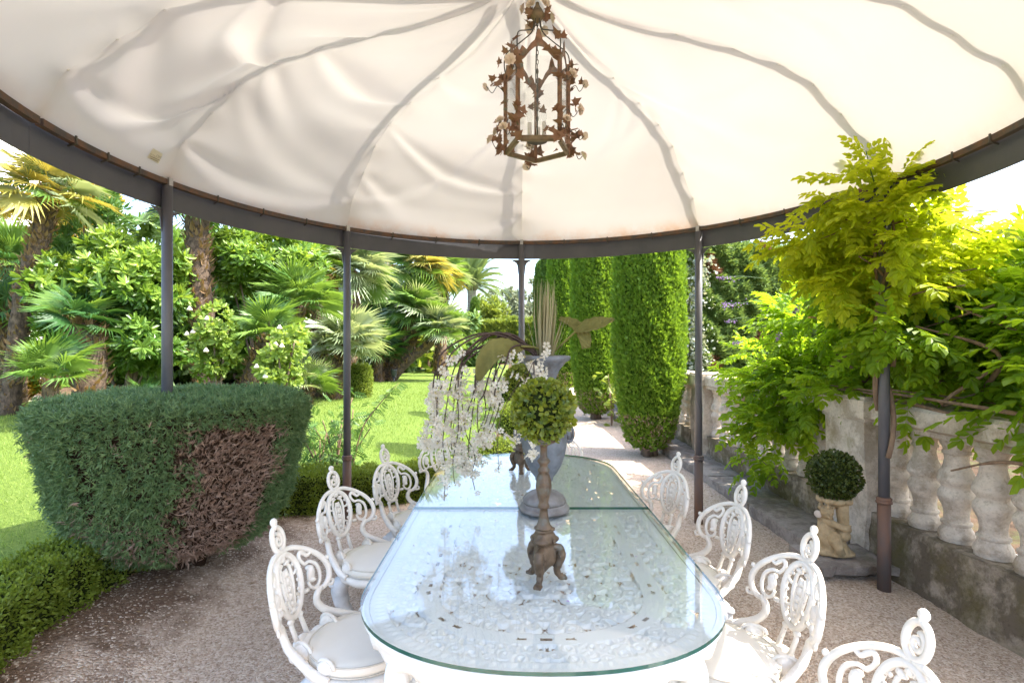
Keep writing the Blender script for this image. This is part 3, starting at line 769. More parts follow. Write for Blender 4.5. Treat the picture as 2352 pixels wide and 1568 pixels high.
def wallrun(y0, y1, x0, x1, z0, z1, name, mat, amp, seed, slope=0.0):
    r = random.Random(seed); mb = MB(); ny = max(4, int((y1 - y0) / 0.06)); prof = []
    nz = 8
    V = []; F = []
    secs = [(x0 - slope * (1 - k / nz), z0 + (z1 - z0) * k / nz) for k in range(nz + 1)] + [(x1, z1), (x1, z0)]
    m_ = len(secs)
    for j in range(ny + 1):
        y = y0 + (y1 - y0) * j / ny
        for k, (x, z) in enumerate(secs):
            a = amp if k < nz else 0.004
            V.append((x + r.uniform(-a, a) + 0.012 * math.sin(y * 9 + k), y, z + r.uniform(-a, a) * 0.4))
    for j in range(ny):
        for k in range(m_): F.append((j * m_ + k, j * m_ + (k + 1) % m_, (j + 1) * m_ + (k + 1) % m_, (j + 1) * m_ + k))
    F.append(tuple(range(m_ - 1, -1, -1))); F.append(tuple(ny * m_ + k for k in range(m_)))
    mb.add(V, F); return bpart(mb, name, mat, sharp=45)
segs = [(0.2, 3.86), (4.36, 7.15), (7.62, 10.3), (10.75, 13.6)]
for i, (a, b) in enumerate(segs):
    wallrun(a, b, 2.72, 3.04, -0.25, 0.385, 'base_wall', M['stone_wall'], 0.010, i, 0.10 if i == 0 else 0.0)
    mb = MB(); mb.sweep([(BX, a, 0), (BX, b, 0)], [(-.15, 1.045), (.15, 1.045), (.15, 1.075), (.185, 1.095), (.185, 1.20), (.165, 1.225), (-.165, 1.225), (-.185, 1.20), (-.185, 1.095), (-.15, 1.075)])
    bpart(mb, 'top_rail', M['stone'], smooth=False)
    nb = int((b - a - 0.12) / 0.245)
    for k in range(nb + 1):
        y = a + 0.06 + (b - a - 0.12) * k / nb
        if y < 1.2: continue
        o = put('baluster', bal_me, bl); o.location = (0, y - 4.1, 0.387); o.rotation_euler = (0, 0, random.uniform(0, 6))
for (a, b) in [(3.86, 4.36), (7.15, 7.62), (10.3, 10.75)]:
    a += 0.002; b -= 0.002
    wallrun(a, b, 2.665, 3.06, -0.25, 1.06, 'pier', M['stone'], 0.006, int(a * 7))
    mb = MB(); ym = (a + b) / 2; hw = (b - a) / 2
    for z0, z1, e in ((1.061, 1.09, 0.015), (1.091, 1.225, 0.045), (1.226, 1.25, 0.02)): mb.box((2.8625, ym, (z0 + z1) / 2), (0.395 + 2 * e, 2 * hw + 2 * e, z1 - z0))
    bpart(mb, 'pier_cap', M['stone'], smooth=False)
# distant balustrade at the end of the lawn
fb = thing('far_balustrade', 'distant grey balustrade across the end of the lawn', 'balustrade', (-6.5, 47.5, 0))
mb = MB(); mb.box((0, 0, 0.2), (9, .4, .4)); mb.build('base_wall', M['kerb'], fb, False)
mb = MB(); mb.box((0, 0, 1.5), (9, .45, .2)); mb.build('top_rail', M['kerb'], fb, False)
mb = MB(); mb.lathe([(r * 1.55, z * 1.515) for r, z in BPROF[::3]] + [(.14, 1.0)], 10); fbm = mb.mesh('baluster', M['kerb'])
for k in range(22):
    o = put('baluster', fbm, fb); o.location = (-4.3 + k * 0.41, 0, 0.4)
# white pipe railing below the terrace
pr = thing('pipe_railing', 'white painted pipe railing behind the stone balusters', 'railing', (3.75, 3, -0.4))
for z0, z1 in ((0.82, 0.72), (0.5, 0.4)):
    mb = MB(); mb.tube([(0, -3, z0), (0.1, 4, z1)], 0.02, 10); mb.build('rail', M['white_pipe'], pr)
for k in range(5):
    mb = MB(); mb.tube([(0.03, -2.6 + k * 1.4, -0.4), (0.03, -2.6 + k * 1.4, 0.85)], 0.018, 10); mb.build('railing_post', M['white_pipe'], pr)

# ================================================================== TABLE
TX, TY = 0.104, 2.78
TB, TS, TA, TP = 0.635, 0.90, 0.51, 2.25
def outline(scale_in=0.0, n=40):
    b, a = TB - scale_in, TA - scale_in; out = []
    for sgn in (1, -1):
        for k in range(n + 1):
            th = PI * k / n; c, s_ = math.cos(th), math.sin(th)
            x = b * math.copysign(abs(c) ** (2 / TP), c) * sgn; y = (TS + a * abs(s_) ** (2 / TP)) * sgn
            out.append((x, y))
    return out          # counter-clockwise: far end first, then near end
def glass_half(far):
    n = 40; pts = [p for p in outline(0, n)]
    half = pts[:n + 1] if far else pts[n + 1:]
    cut = 0.0015 if far else -0.0015
    half = [(half[0][0], cut)] + half + [(half[-1][0], cut)]
    k = len(half); V = [(x, y, 0.748) for x, y in half] + [(x, y, 0.760) for x, y in half]
    mb = MB(); mb.add(V, [tuple(range(k - 1, -1, -1)), tuple(range(k, 2 * k))]); mb.cur = 1
    mb.add([], []); o = len(mb.v)
    mb.f += [(i, (i + 1) % k, (i + 1) % k + k, i + k) for i in range(k)]; mb.mi += [1] * k
    ob = mb.build('glass_sheet', [M['glass_top'], M['glass_edge']], None, False); ob.location = (TX, TY, 0)
    return ob
tag(glass_half(False), 'half of the glass tabletop bearing the front bronze topiary stand', 'glass')
tag(glass_half(True), 'half of the glass tabletop in front of the cypress path', 'glass')

tb = thing('dining_table', 'long white cast metal table with pierced scrollwork top', 'table', (TX, TY, 0))
# pierced scroll top, one quarter worked out and mirrored
st = 0.0046
nx, ny = int(0.615 / st), int(1.39 / st)
gx = (np.arange(nx + 1) * st); gy = (np.arange(ny + 1) * st)
X, Y = np.meshgrid(gx, gy, indexing='ij')
def implicit(X, Y):
    ex = np.abs(X) / TB; ey = np.clip((np.abs(Y) - TS) / TA, 0, None)
    return (ex ** TP + ey ** TP) ** (1 / TP)
E = implicit(X, Y)
D = np.full(X.shape, 0.2)
rs = random.Random(5)
def stroke(pts, wd=0.0):
    global D
    pts = np.array(pts); lo = pts.min(0) - 0.06; hi = pts.max(0) + 0.06
    i0, i1 = np.searchsorted(gx, [lo[0], hi[0]]); j0, j1 = np.searchsorted(gy, [lo[1], hi[1]])
    if i0 >= i1 or j0 >= j1: return
    sx, sy = X[i0:i1, j0:j1], Y[i0:i1, j0:j1]
    d = np.full(sx.shape, 1.0)
    for p in pts: d = np.minimum(d, (sx - p[0]) ** 2 + (sy - p[1]) ** 2)
    D[i0:i1, j0:j1] = np.minimum(D[i0:i1, j0:j1], np.sqrt(d) - wd)
cent = []
tries = 0
while len(cent) < 210 and tries < 14000:
    tries += 1
    c = (rs.uniform(0, .6), rs.uniform(0, 1.38)); e = float(implicit(np.array(c[0]), np.array(c[1])))
    if e > 0.85 or 0.565 < e < 0.705: continue
    if all(math.hypot(c[0] - q[0], c[1] - q[1]) > 0.050 for q in cent): cent.append(c)
for c in cent:
    a0 = rs.uniform(0, 6.28); hd = rs.choice((-1, 1)); R0 = rs.uniform(0.024, 0.033)
    stroke([(c[0] + R0 * (1 - 0.78 * k / 30) * math.cos(a0 + hd * k * 0.36), c[1] + R0 * (1 - 0.78 * k / 30) * math.sin(a0 + hd * k * 0.36)) for k in range(31)], 0.001)
    a1 = a0 + PI; L = rs.uniform(.035, .06)
    stroke([(c[0] + R0 * math.cos(a0) + L * k / 10 * math.cos(a0 + hd * (0.4 + k * .13)), c[1] + R0 * math.sin(a0) + L * k / 10 * math.sin(a0 + hd * (.4 + k * .13))) for k in range(11)], 0.001)
ang = np.arctan2(np.clip(Y - 0.75, 0, None) * 1.1, X) * 0.75 + np.minimum(Y, 0.75) * 1.2
band = np.maximum(0, 0.062 - np.abs(E - 0.635)) * TB
slot = (np.abs(E - 0.635) < 0.011) & (np.mod(ang / 0.105, 1) > 0.60) & (np.mod(ang / 0.42, 1) > 0.5)
D = np.where((E > 0.86) | (np.abs(E - 0.635) < 0.062), -0.01, D)
dep = np.clip((D - 0.002) / 0.007, 0, 1); dep = dep * dep * (3 - 2 * dep)
bead = 0.002 * np.sin(ang * 190) * (np.abs(E - 0.9) < 0.018)
Z = 0.744 - 0.0115 * dep * np.where(D > 0.0195, 0.5, 1.0) + bead - 0.002
hole = ((D > 0.0125) & (D < 0.0195)) | slot
inside = E < 0.955
V = []; F = []; vid = {}
sg = [(1, 1), (-1, 1), (-1, -1), (1, -1)]
Vall = []; Fall = []
base = 0
grid_id = -np.ones(X.shape, int)
for q, (sx, sy) in enumerate(sg):
    vv = np.stack([X * sx, Y * sy, Z], -1).reshape(-1, 3)
    okc = inside[:-1, :-1] & inside[1:, :-1] & inside[1:, 1:] & inside[:-1, 1:] & ~hole[:-1, :-1]
    ii, jj = np.nonzero(okc); w = ny + 1
    f = np.stack([ii * w + jj, (ii + 1) * w + jj, (ii + 1) * w + jj + 1, ii * w + jj + 1], 1)
    if sx * sy < 0: f = f[:, ::-1]
    Vall.append(vv); Fall.append(f + base); base += len(vv)
put('tabletop', np_mesh('tabletop', np.concatenate(Vall), np.concatenate(Fall), M['table_white'], None, True), tb)
# apron: rounded rim with a scalloped lower edge
oo = outline(0.028, 60); per = [0]
ring = [Vector((x, y, 0)) for x, y in oo]
mb = MB(); V = []; F = []; L = 0
prof = [(0.0, 0.7435), (0.012, 0.7435), (0.022, 0.735), (0.020, 0.722), (0.008, 0.712), (0.002, 0.70), (-0.006, 0.675), (-0.014, 0.675)]
k = len(prof); N = len(ring)
for i in range(N):
    t = ring[(i + 1) % N] - ring[i - 1]; t.normalize(); nrm = Vector((t.y, -t.x, 0))
    if i: L += (ring[i] - ring[i - 1]).length
    sc = abs(math.sin(L / 0.16 * PI)) * 0.028
    for j, (a, z) in enumerate(prof):
        V.append(ring[i] + nrm * (a - 0.0) + Vector((0, 0, z - (sc if j >= 5 else 0))))
for i in range(N):
    for j in range(k - 1): F.append((i * k + j, i * k + j + 1, ((i + 1) % N) * k + j + 1, ((i + 1) % N) * k + j))
mb.add(V, F); mb.build('apron', M['table_white'], tb)
def spiral(c, r0, r1, a0, turns, n=26):
    return [(c[0] + (r0 + (r1 - r0) * k / n) * math.cos(a0 + turns * 2 * PI * k / n), c[1] + (r0 + (r1 - r0) * k / n) * math.sin(a0 + turns * 2 * PI * k / n)) for k in range(n + 1)]
for sx in (-1, 1):
    for sy in (-1, 1):
        base = Vector((0.40 * sx, 1.12 * sy, 0)); out = Vector((0.55 * sx, 0.83 * sy, 0)).normalized()
        def lp(u, z): return base + out * u + Vector((0, 0, z))
        mb = MB()
        pts = spline([lp(-0.02, .69), lp(.07, .66), lp(.10, .60), lp(.06, .52), lp(-.02, .40), lp(-.07, .25), lp(-.05, .12), lp(.03, .03), lp(.09, .015)], 6)
        mb.tube(pts, [.034, .034, .036, .034, .030, .026, .022, .022, .026], 10)
        leg = mb.build('leg', M['table_white'], tb)
        mb = MB(); side = Vector((-out.y, out.x, 0))
        sp = spiral((0.055, 0.615), 0.085, 0.012, PI * 0.5, -1.9, 44)
        mb.tube([lp(u, z) + side * 0.0 for u, z in sp], [.020, .017, .014, .012, .010], 8)
        mb.ell(lp(0.055, 0.615), (.02, .02, .02))
        mb.tube(spline([lp(-.02, .70), lp(-.07, .64), lp(-.12, .655), lp(-.13, .69)], 5), [.014, .012, .009], 8)
        mb.build('scroll_bracket', M['table_white'], leg)
for sy in (-1, 1):
    mb = MB(); mb.tube(spline([(-.36, 1.02 * sy, .28), (-.15, .98 * sy, .33), (0, .96 * sy, .30), (.15, .98 * sy, .33), (.36, 1.02 * sy, .28)], 6), 0.017, 8); mb.build('stretcher', M['table_white'], tb)
mb = MB(); mb.tube(spline([(0, -.95, .305), (0, -.4, .27), (0, .4, .27), (0, .95, .305)], 8), 0.017, 8); mb.build('stretcher', M['table_white'], tb)

# ================================================================== CHAIRS
def bp(u, z): return Vector((u, -0.262 + 1.55 * u * u - max(0, z - 0.47) * 0.24, z))
def make_chair():
    c = thing('garden_chair', '', 'chair')
    def tb2(mb, pts, r, n=8, closed=False, sub=5):
        mb.tube([bp(p.x, p.z) for p in spline([(u, 0, z) for u, z in pts], sub, closed)], [q * .72 for q in r], n, closed)
    # outer arch, both halves, running down into the arm sweeps
    mb = MB()
    for s_ in (-1, 1):
        tb2(mb, [(0, .803), (.06 * s_, .800), (.125 * s_, .773), (.178 * s_, .728), (.205 * s_, .675), (.202 * s_, .628), (.178 * s_, .598), (.150 * s_, .594), (.137 * s_, .61)], [.014, .0145, .015, .016, .017, .017, .016, .014, .011], 10)
        mb.tube(spline([bp(.160 * s_, .60), bp(.136 * s_, .575), bp(.131 * s_, .545), bp(.146 * s_, .510) + Vector((0, .015, 0)), Vector((.178 * s_, -.155, .480)), Vector((.203 * s_, -.095, .460)), Vector((.212 * s_, -.04, .446))], 5), [.013, .014, .015, .016, .017, .017, .014], 10)
        mb.ell(bp(.209 * s_, .705), (.011, .011, .011), 8, 6)
        tb2(mb, [(.182 * s_, .60), (.205 * s_, .593), (.213 * s_, .607), (.202 * s_, .616)], [.011, .010, .009, .007])
    mb.build('back_frame', M['white'], c)
    # finial ring with its curl and ball
    mb = MB()
    mb.tube([bp(p.x, p.z) for p in spline([(.036 * math.cos(a), 0, .855 + .047 * math.sin(a)) for a in [2 * PI * k / 12 for k in range(12)]], 3, True)], .0105, 9, True)
    mb.tube([bp(.0 + u, z) for u, z in spiral((0.0, .85), .027, .005, PI * 0.5, 1.3, 18)], [.009, .008, .007], 7)
    mb.ell(bp(0, .922), (.0155, .014, .017), 10, 7); mb.tube([bp(0, .895), bp(0, .922)], .011, 8)
    mb.build('finial', M['white'], c)
    # central oval
    mb = MB()
    mb.tube([bp(p.x, p.z) for p in spline([(.079 * math.cos(a) * (1 + .12 * math.sin(a)), 0, .672 + .118 * math.sin(a)) for a in [2 * PI * k / 14 for k in range(14)]], 4, True)], .0125, 10, True)
    for k in range(18):
        a = 2 * PI * k / 18; mb.ell(bp(.062 * math.cos(a) * (1 + .12 * math.sin(a)), .672 + .100 * math.sin(a)), (.006, .006, .008), 6, 4)
    ov = mb.build('back_oval', M['white'], c)
    # carved medallion inside the oval
    mb = MB()
    for s_ in (-1, 1):
        tb2(mb, [(.008 * s_, .755), (.030 * s_, .742), (.036 * s_, .70), (.030 * s_, .645), (.018 * s_, .60), (.004 * s_, .575)], [.008, .010, .010, .010, .010, .009])
        tb2(mb, [(.010 * s_, .735), (.018 * s_, .70), (.017 * s_, .655), (.008 * s_, .615)], [.006, .008, .008, .007])
        mb.ell(bp(.026 * s_, .757), (.016, .010, .010), 8, 6)
        mb.tube([bp(.036 * s_, .70), bp(.066 * s_, .705)], .006, 6); mb.tube([bp(.026 * s_, .63), bp(.058 * s_, .615)], .006, 6)
    for z, r in ((.775, .012), (.72, .013), (.69, .015), (.66, .013), (.632, .012), (.605, .010), (.58, .010)): mb.ell(bp(0, z), (r, .013, r * 1.2), 8, 6)
    mb.build('back_medallion', M['white'], ov)
    # side scrolls with hanging buds
    for s_ in (-1, 1):
        mb = MB()
        tb2(mb, [(.150 * s_, .752), (.132 * s_, .742), (.118 * s_, .755), (.103 * s_, .765), (.092 * s_, .75), (.098 * s_, .73), (.112 * s_, .712)], [.010, .011, .012, .012, .011, .010, .010])
        tb2(mb, [(.112 * s_, .712), (.135 * s_, .715), (.160 * s_, .695), (.168 * s_, .66), (.160 * s_, .622), (.138 * s_, .606), (.118 * s_, .617), (.112 * s_, .640)], [.009, .010, .011, .011, .010, .010, .010, .009])
        mb.ell(bp(.130 * s_, .667), (.020, .016, .034), 10, 8); mb.ell(bp(.130 * s_, .690), (.014, .02, .012), 8, 6); mb.ell(bp(.128 * s_, .645), (.012, .02, .012), 8, 6)
        mb.tube([bp(.105 * s_, .612), bp(.080 * s_, .612)], .009, 7)
        mb.build('side_scroll', M['white'], c)
        mb = MB(); mb.tube([bp(.030 * s_, .565), bp(.036 * s_, .53), bp(.036 * s_, .46) + Vector((0, .015, 0))], [.009, .009, .010], 8); mb.ell(bp(.034 * s_, .548), (.014, .014, .012), 8, 6)
        mb.build('back_rod', M['white'], c)
        for q, (u, yy, rr) in enumerate(((.105, -.19, .042), (.185, -.06, .036))):      # shell-shaped ears beside the cushion
            mb = MB(); mb.ell((u * s_, yy, .478), (rr * .55, rr, rr * .8), 10, 7)
            mb.tube([(u * s_ + .8 * rr * math.cos(t) * .6, yy + rr * math.cos(t), .482 + rr * .7 * math.sin(t)) for t in [PI * k / 8 for k in range(9)]], .008, 6)
            mb.build('seat_ear', M['white'], c)
    mb = MB()                                                # seat frame with a wavy skirt
    mb.lathe([(.15, .405), (.205, .405), (.217, .417), (.222, .432), (.214, .446), (.195, .449)], 48, (0, 0, 0), lambda a, z: 1 + (.018 * math.sin(a * 12) if z < .42 else 0))
    for (x_, y_, rx, ry, rz2) in ((0, -.232, .10, .04, .022), (-.085, -.215, .04, .04, .024), (.085, -.215, .04, .04, .024), (0, -.255, .05, .025, .03)): mb.ell((x_, y_, .452), (rx, ry, rz2), 12, 8)
    mb.build('seat_frame', M['white'], c)
    mb = MB(); mb.lathe([(.188, .448), (.200, .455), (.2035, .470), (.201, .486), (.195, .492), (.15, .498), (.08, .501), (.01, .502)], 40)
    cu = mb.build('cushion', M['cushion'], c)
    mb = MB(); mb.tube([(.2005 * math.cos(a), .2005 * math.sin(a), .4895) for a in [2 * PI * k / 40 for k in range(40)]], .0035, 6, True); mb.build('piping', M['piping'], cu)
    mb = MB(); mb.tube([(.203 * math.cos(a), .203 * math.sin(a), .4555) for a in [2 * PI * k / 40 for k in range(40)]], .003, 6, True); mb.build('piping', M['piping'], cu)
    for k in range(4):
        a = PI / 4 + k * PI / 2; o_ = Vector((math.cos(a), math.sin(a), 0)); z_ = Vector((0, 0, 1))
        mb = MB()
        mb.tube(spline([o_ * .165 + z_ * .42, o_ * .21 + z_ * .36, o_ * .205 + z_ * .29, o_ * .165 + z_ * .20, o_ * .145 + z_ * .11, o_ * .165 + z_ * .035, o_ * .205 + z_ * .012], 5), [.036, .045, .042, .030, .022, .018, .020, .024], 10)
        mb.ell(o_ * .235 + z_ * .335, (.022, .022, .03), 8, 6); mb.ell(o_ * .24 + z_ * .37, (.03, .03, .018), 8, 6); mb.ell(o_ * .228 + z_ * .30, (.018, .018, .014), 8, 6)
        mb.ell(o_ * .215 + z_ * .014, (.03, .03, .014), 8, 6)
        mb.build('leg', M['white_grey'], c)
    return c
chair0 = make_chair()
def chair(bx, by, th, side, label, group=None):
    global chair0
    f = Vector((side * math.cos(rad(th)), -math.sin(rad(th)), 0))
    o = chair if False else None
    if not chair.used: o = chair0; chair.used = True
    else: o = copy_tree(chair0)
    pos = Vector((bx, by, 0)) + f * 0.275
    o.location = (pos.x, pos.y, 0.008); o.rotation_euler = (0, 0, math.atan2(f.y, f.x) - PI / 2)
    tag(o, label, 'chair', 'white cast metal chairs round the glass table'); return o
chair.used = False
chair(-.855, 2.03, 6, 1, 'ornate white metal chair with cream cushion beside bare soil, end of its row')
chair(-.955, 2.90, 27, 1, 'ornate white metal chair in front of the low hedge, between two others of its row')
chair(-.825, 3.55, 30, 1, 'ornate white metal chair by the low hedge near the rust-collared lawn post')
chair(1.06, 1.95, 5, -1, 'ornate white metal chair with cream cushion drawn up opposite the cherub statue')
chair(1.10, 2.62, 11, -1, 'ornate white metal chair between two others on the balustrade side of the table')
chair(1.00, 3.30, 25, -1, 'ornate white metal chair by the grey post next to the big cypress')
chair(.98, 1.33, 4, -1, 'ornate white metal chair standing back from the table end on open gravel')
chair(-.60, 4.35, 60, 1, 'ornate white metal chair at the table end behind the hanging white blossom')
chair(.42, 4.62, 92, 1, 'ornate white metal chair at the table end behind the grey urn')

# ================================================================== THINGS ON THE TABLE
def topiary_ball(parent, c, R, nleaf, size, mat, nind, seedless=0):
    u = unit(nleaf); q = R * (1 - 0.22 * RNG.random(nleaf) ** 2); q[:nleaf // 2] *= RNG.uniform(0.97, 1.03, nleaf // 2)
    P = u * q[:, None] + np.asarray(c); d = dirs(u.copy(), 0.75, 0.15)
    Rm = frames(d, u + RNG.normal(size=u.shape) * 0.4)
    Sz = RNG.uniform(0.75, 1.25, nleaf) * size
    wl_ = parent.location
    scatter_parts('leaf', T_round(0.8, 0.10, 0.02), Rm, Sz, P, mat, parent, nind, 'ball_foliage', (wl_.x, wl_.y, wl_.z))
    mb = MB(); mb.ell(c, (R * .84,) * 3, 20, 14); mb.build('ball_core', M['core_shade_green'], parent)
TZ = 0.761
def stand(x, y, rz, label, group, nind):
    t = thing('topiary_stand', label, 'topiary', (x, y, TZ), rz, group)
    # three scroll feet
    for k in range(3):
        a = -PI / 2 - 0.35 + k * 2 * PI / 3; o_ = Vector((math.cos(a), math.sin(a), 0)); z_ = Vector((0, 0, 1))
        mb = MB()
        mb.tube(spline([o_ * .030 + z_ * .125, o_ * .058 + z_ * .118, o_ * .066 + z_ * .090, o_ * .054 + z_ * .060, o_ * .050 + z_ * .035, o_ * .062 + z_ * .014, o_ * .074 + z_ * .012], 5), [.014, .017, .019, .018, .013, .011, .012], 9)
        s_ = Vector((-o_.y, o_.x, 0))
        mb.tube([o_ * (.055 + u) + z_ * zz for u, zz in spiral((0, .092), .022, .004, 0, 1.4, 16)], .006, 6, flat=None)
        for e in (-1, 1): mb.ell(o_ * .060 + s_ * e * .016 + z_ * .090, (.008,) * 3, 8, 5)
        mb.ell(o_ * .070 + z_ * .008, (.017, .017, .009), 10, 6)
        for e in (-1, 0, 1): mb.ell(o_ * .082 + s_ * e * .009 + z_ * .007, (.007, .007, .007), 7, 5)
        mb.build('foot', M['bronze'], t)
    mb = MB()
    tri = lambda a, z: 1 + 0.16 * math.cos(3 * (a + PI / 2 + 0.35))
    mb.lathe([(.004, .030), (.010, .038), (.022, .052), (.034, .060), (.040, .075), (.042, .095), (.036, .125), (.030, .140), (.044, .146), (.050, .152), (.050, .158), (.040, .166), (.033, .178), (.031, .184), (.037, .188), (.037, .194)], 30, (0, 0, 0), tri)
    for k in range(9):
        a = k * 2 * PI / 9; mb.ell((.046 * math.cos(a), .046 * math.sin(a), .155), (.007, .007, .009), 6, 5)
    mb.build('base', M['bronze'], t)
    mb = MB()
    mb.lathe([(.032, .194), (.033, .199), (.026, .206), (.020, .225), (.0155, .255), (.0145, .268), (.021, .272), (.023, .278), (.019, .285), (.017, .292), (.021, .31), (.027, .335), (.0285, .352), (.026, .372), (.021, .392), (.018, .402), (.022, .406), (.022, .413), (.016, .42), (.015, .43), (.021, .437), (.025, .444), (.021, .451), (.014, .458), (.0125, .48), (.014, .50), (.024, .506), (.043, .514), (.050, .524), (.052, .534), (.046, .535)], 26,
             (0, 0, 0), lambda a, z: 1 + (.05 * math.cos(8 * a) if .30 < z < .40 else 0))
    mb.build('stem', M['bronze'], t)
    topiary_ball(t, (0, 0, .630), .111, 1500, .021, M['topiary'], nind)
    return t
stand(0.118, 1.905, 0.0, 'box ball on bronze candlestick stand at the front of the glass table', 'bronze topiary stands', 300)
stand(0.060, 3.56, 0.4, 'box ball on bronze candlestick stand partly hidden behind urn and blossom', 'bronze topiary stands', 120)

UX, UY = 0.172, 2.74
un_ = thing('urn', 'tall grey metal urn with fluted round foot in the middle of the table', 'urn', (UX, UY, TZ))
mb = MB(); mb.lathe([(.133, 0), (.135, .012), (.130, .020), (.122, .022), (.122, .034), (.116, .040)], 48); mb.build('plinth', M['urn_base'], un_)
mb = MB(); mb.lathe([(.112, .040), (.113, .055), (.100, .075), (.075, .092), (.045, .102), (.03, .108)], 64, (0, 0, 0), lambda a, z: 1 + (.035 * abs(math.sin(8 * a)) if z < .1 else 0)); mb.build('fluted_foot', M['urn_base'], un_)
mb = MB(); mb.lathe([(.030, .106), (.024, .125), (.026, .145), (.042, .152), (.048, .16), (.048, .168), (.050, .175), (.070, .20), (.095, .245), (.112, .30), (.122, .36), (.126, .42), (.122, .455), (.126, .462), (.126, .472), (.112, .485), (.085, .515), (.062, .56), (.052, .61), (.052, .65), (.062, .70), (.085, .75), (.115, .785), (.135, .797), (.140, .806), (.140, .818), (.130, .822), (.118, .815), (.08, .76), (.05, .70)], 48, capt=False, capb=False); mb.build('body', M['urn'], un_)
for s_ in (-1, 1):
    mb = MB(); mb.tube(spline([(.12 * s_, 0, .44), (.15 * s_, 0, .43), (.155 * s_, 0, .39), (.135 * s_, 0, .36), (.12 * s_, 0, .37)], 5), .009, 8); mb.ell((.128 * s_, 0, .40), (.02, .03, .03), 10, 6)
    mb.build('handle', M['urn'], un_)
mouth = Vector((UX, UY, TZ + 0.80))
# dried grass
dg = thing('dried_grass', 'upright sheaf of pale dried grass blades rising from the urn', 'dried grass', mouth)
for k in range(95):
    a = random.uniform(0, 6.28); rr = random.random() ** .6; L = random.uniform(.27, .44) if k < 70 else random.uniform(.16, .36)
    sp = .07 if k < 70 else .18
    b0 = Vector((.03 * rr * math.cos(a), .03 * rr * math.sin(a), -0.08)); tip = Vector((sp * rr * math.cos(a) + .012, sp * rr * math.sin(a), L - (0 if k < 70 else .08)))
    mid = b0 * .45 + tip * .55 + Vector((.012 * rr * math.cos(a), 0, .03)); w = Vector((-math.sin(a), math.cos(a), 0)) * random.uniform(.0025, .006)
    pts = spline([b0, mid, tip], 5); V = []
    for i, p in enumerate(pts):
        q = 1 - (i / (len(pts) - 1)) ** 2 * .9; V += [p - w * q, p + w * q]
    mb = MB(); mb.add(V, [(2 * i, 2 * i + 1, 2 * i + 3, 2 * i + 2) for i in range(len(pts) - 1)]); mb.build('blade', M['straw'], dg)
# lotus leaves
def leaf_sheet(name, spine, widths, cup, nrm, mat, parent, lobes=0.0):
    S_ = spline(spine, 7); V = []; n_ = len(S_); k = 10
    for i, p in enumerate(S_):
        t = (S_[min(i + 1, n_ - 1)] - S_[max(i - 1, 0)]).normalized(); sd = t.cross(nrm).normalized(); up = sd.cross(t)
        f = i / (n_ - 1) * (len(widths) - 1); j = min(int(f), len(widths) - 2); w = widths[j] + (widths[j + 1] - widths[j]) * (f - j)
        for q in range(k + 1):
            e = -1 + 2 * q / k
            V.append(p + sd * e * w + up * (cup * w * (e * e) + lobes * math.sin(e * 11) * w * .1 + .004 * math.sin(i * 1.7 + q)))
    mb = MB(); mb.add(V, [(i * (k + 1) + q, i * (k + 1) + q + 1, (i + 1) * (k + 1) + q + 1, (i + 1) * (k + 1) + q) for i in range(n_ - 1) for q in range(k)])
    o = mb.build(name, mat, parent); 
    md = o.modifiers.new('thickness', 'SOLIDIFY'); md.thickness = 0.0015
    return o
def lotus(label, stem, spine, widths, cup, nrm):
    t = thing('lotus_leaf', label, 'artificial leaf', (0, 0, 0), 0, 'artificial lotus leaves in the urn')
    mb = MB(); mb.tube(spline(stem, 6), .006, 7); mb.build('stalk', M['lotus'], t)
    leaf_sheet('blade', spine, widths, cup, Vector(nrm), M['lotus'], t, .6)
lotus('large olive green lotus leaf folded down over the blossom stems', [mouth, W(1235, 800, 2.72), W(1195, 795, 2.68)],
      [W(1196, 797, 2.68), W(1170, 800, 2.64), W(1138, 805, 2.62), W(1112, 835, 2.62), W(1098, 874, 2.64)], [.022, .055, .062, .045, .008], .35, (0.2, -0.8, 0.6))
lotus('narrow olive lotus leaf pointing out towards the big cypress', [mouth, W(1280, 800, 2.72), W(1325, 758, 2.70)],
      [W(1322, 760, 2.70), W(1345, 752, 2.68), W(1378, 743, 2.67), W(1412, 733, 2.66)], [.008, .042, .040, .004], .3, (0, -.75, .66))
lotus('olive lotus leaf with drooping tip behind the dried grass', [mouth, W(1275, 790, 2.78), W(1288, 740, 2.78)],
      [W(1284, 732, 2.78), W(1312, 742, 2.76), W(1332, 758, 2.74), W(1342, 778, 2.72), W(1345, 800, 2.72)], [.012, .032, .040, .036, .022], .3, (0.2, -.8, .6))
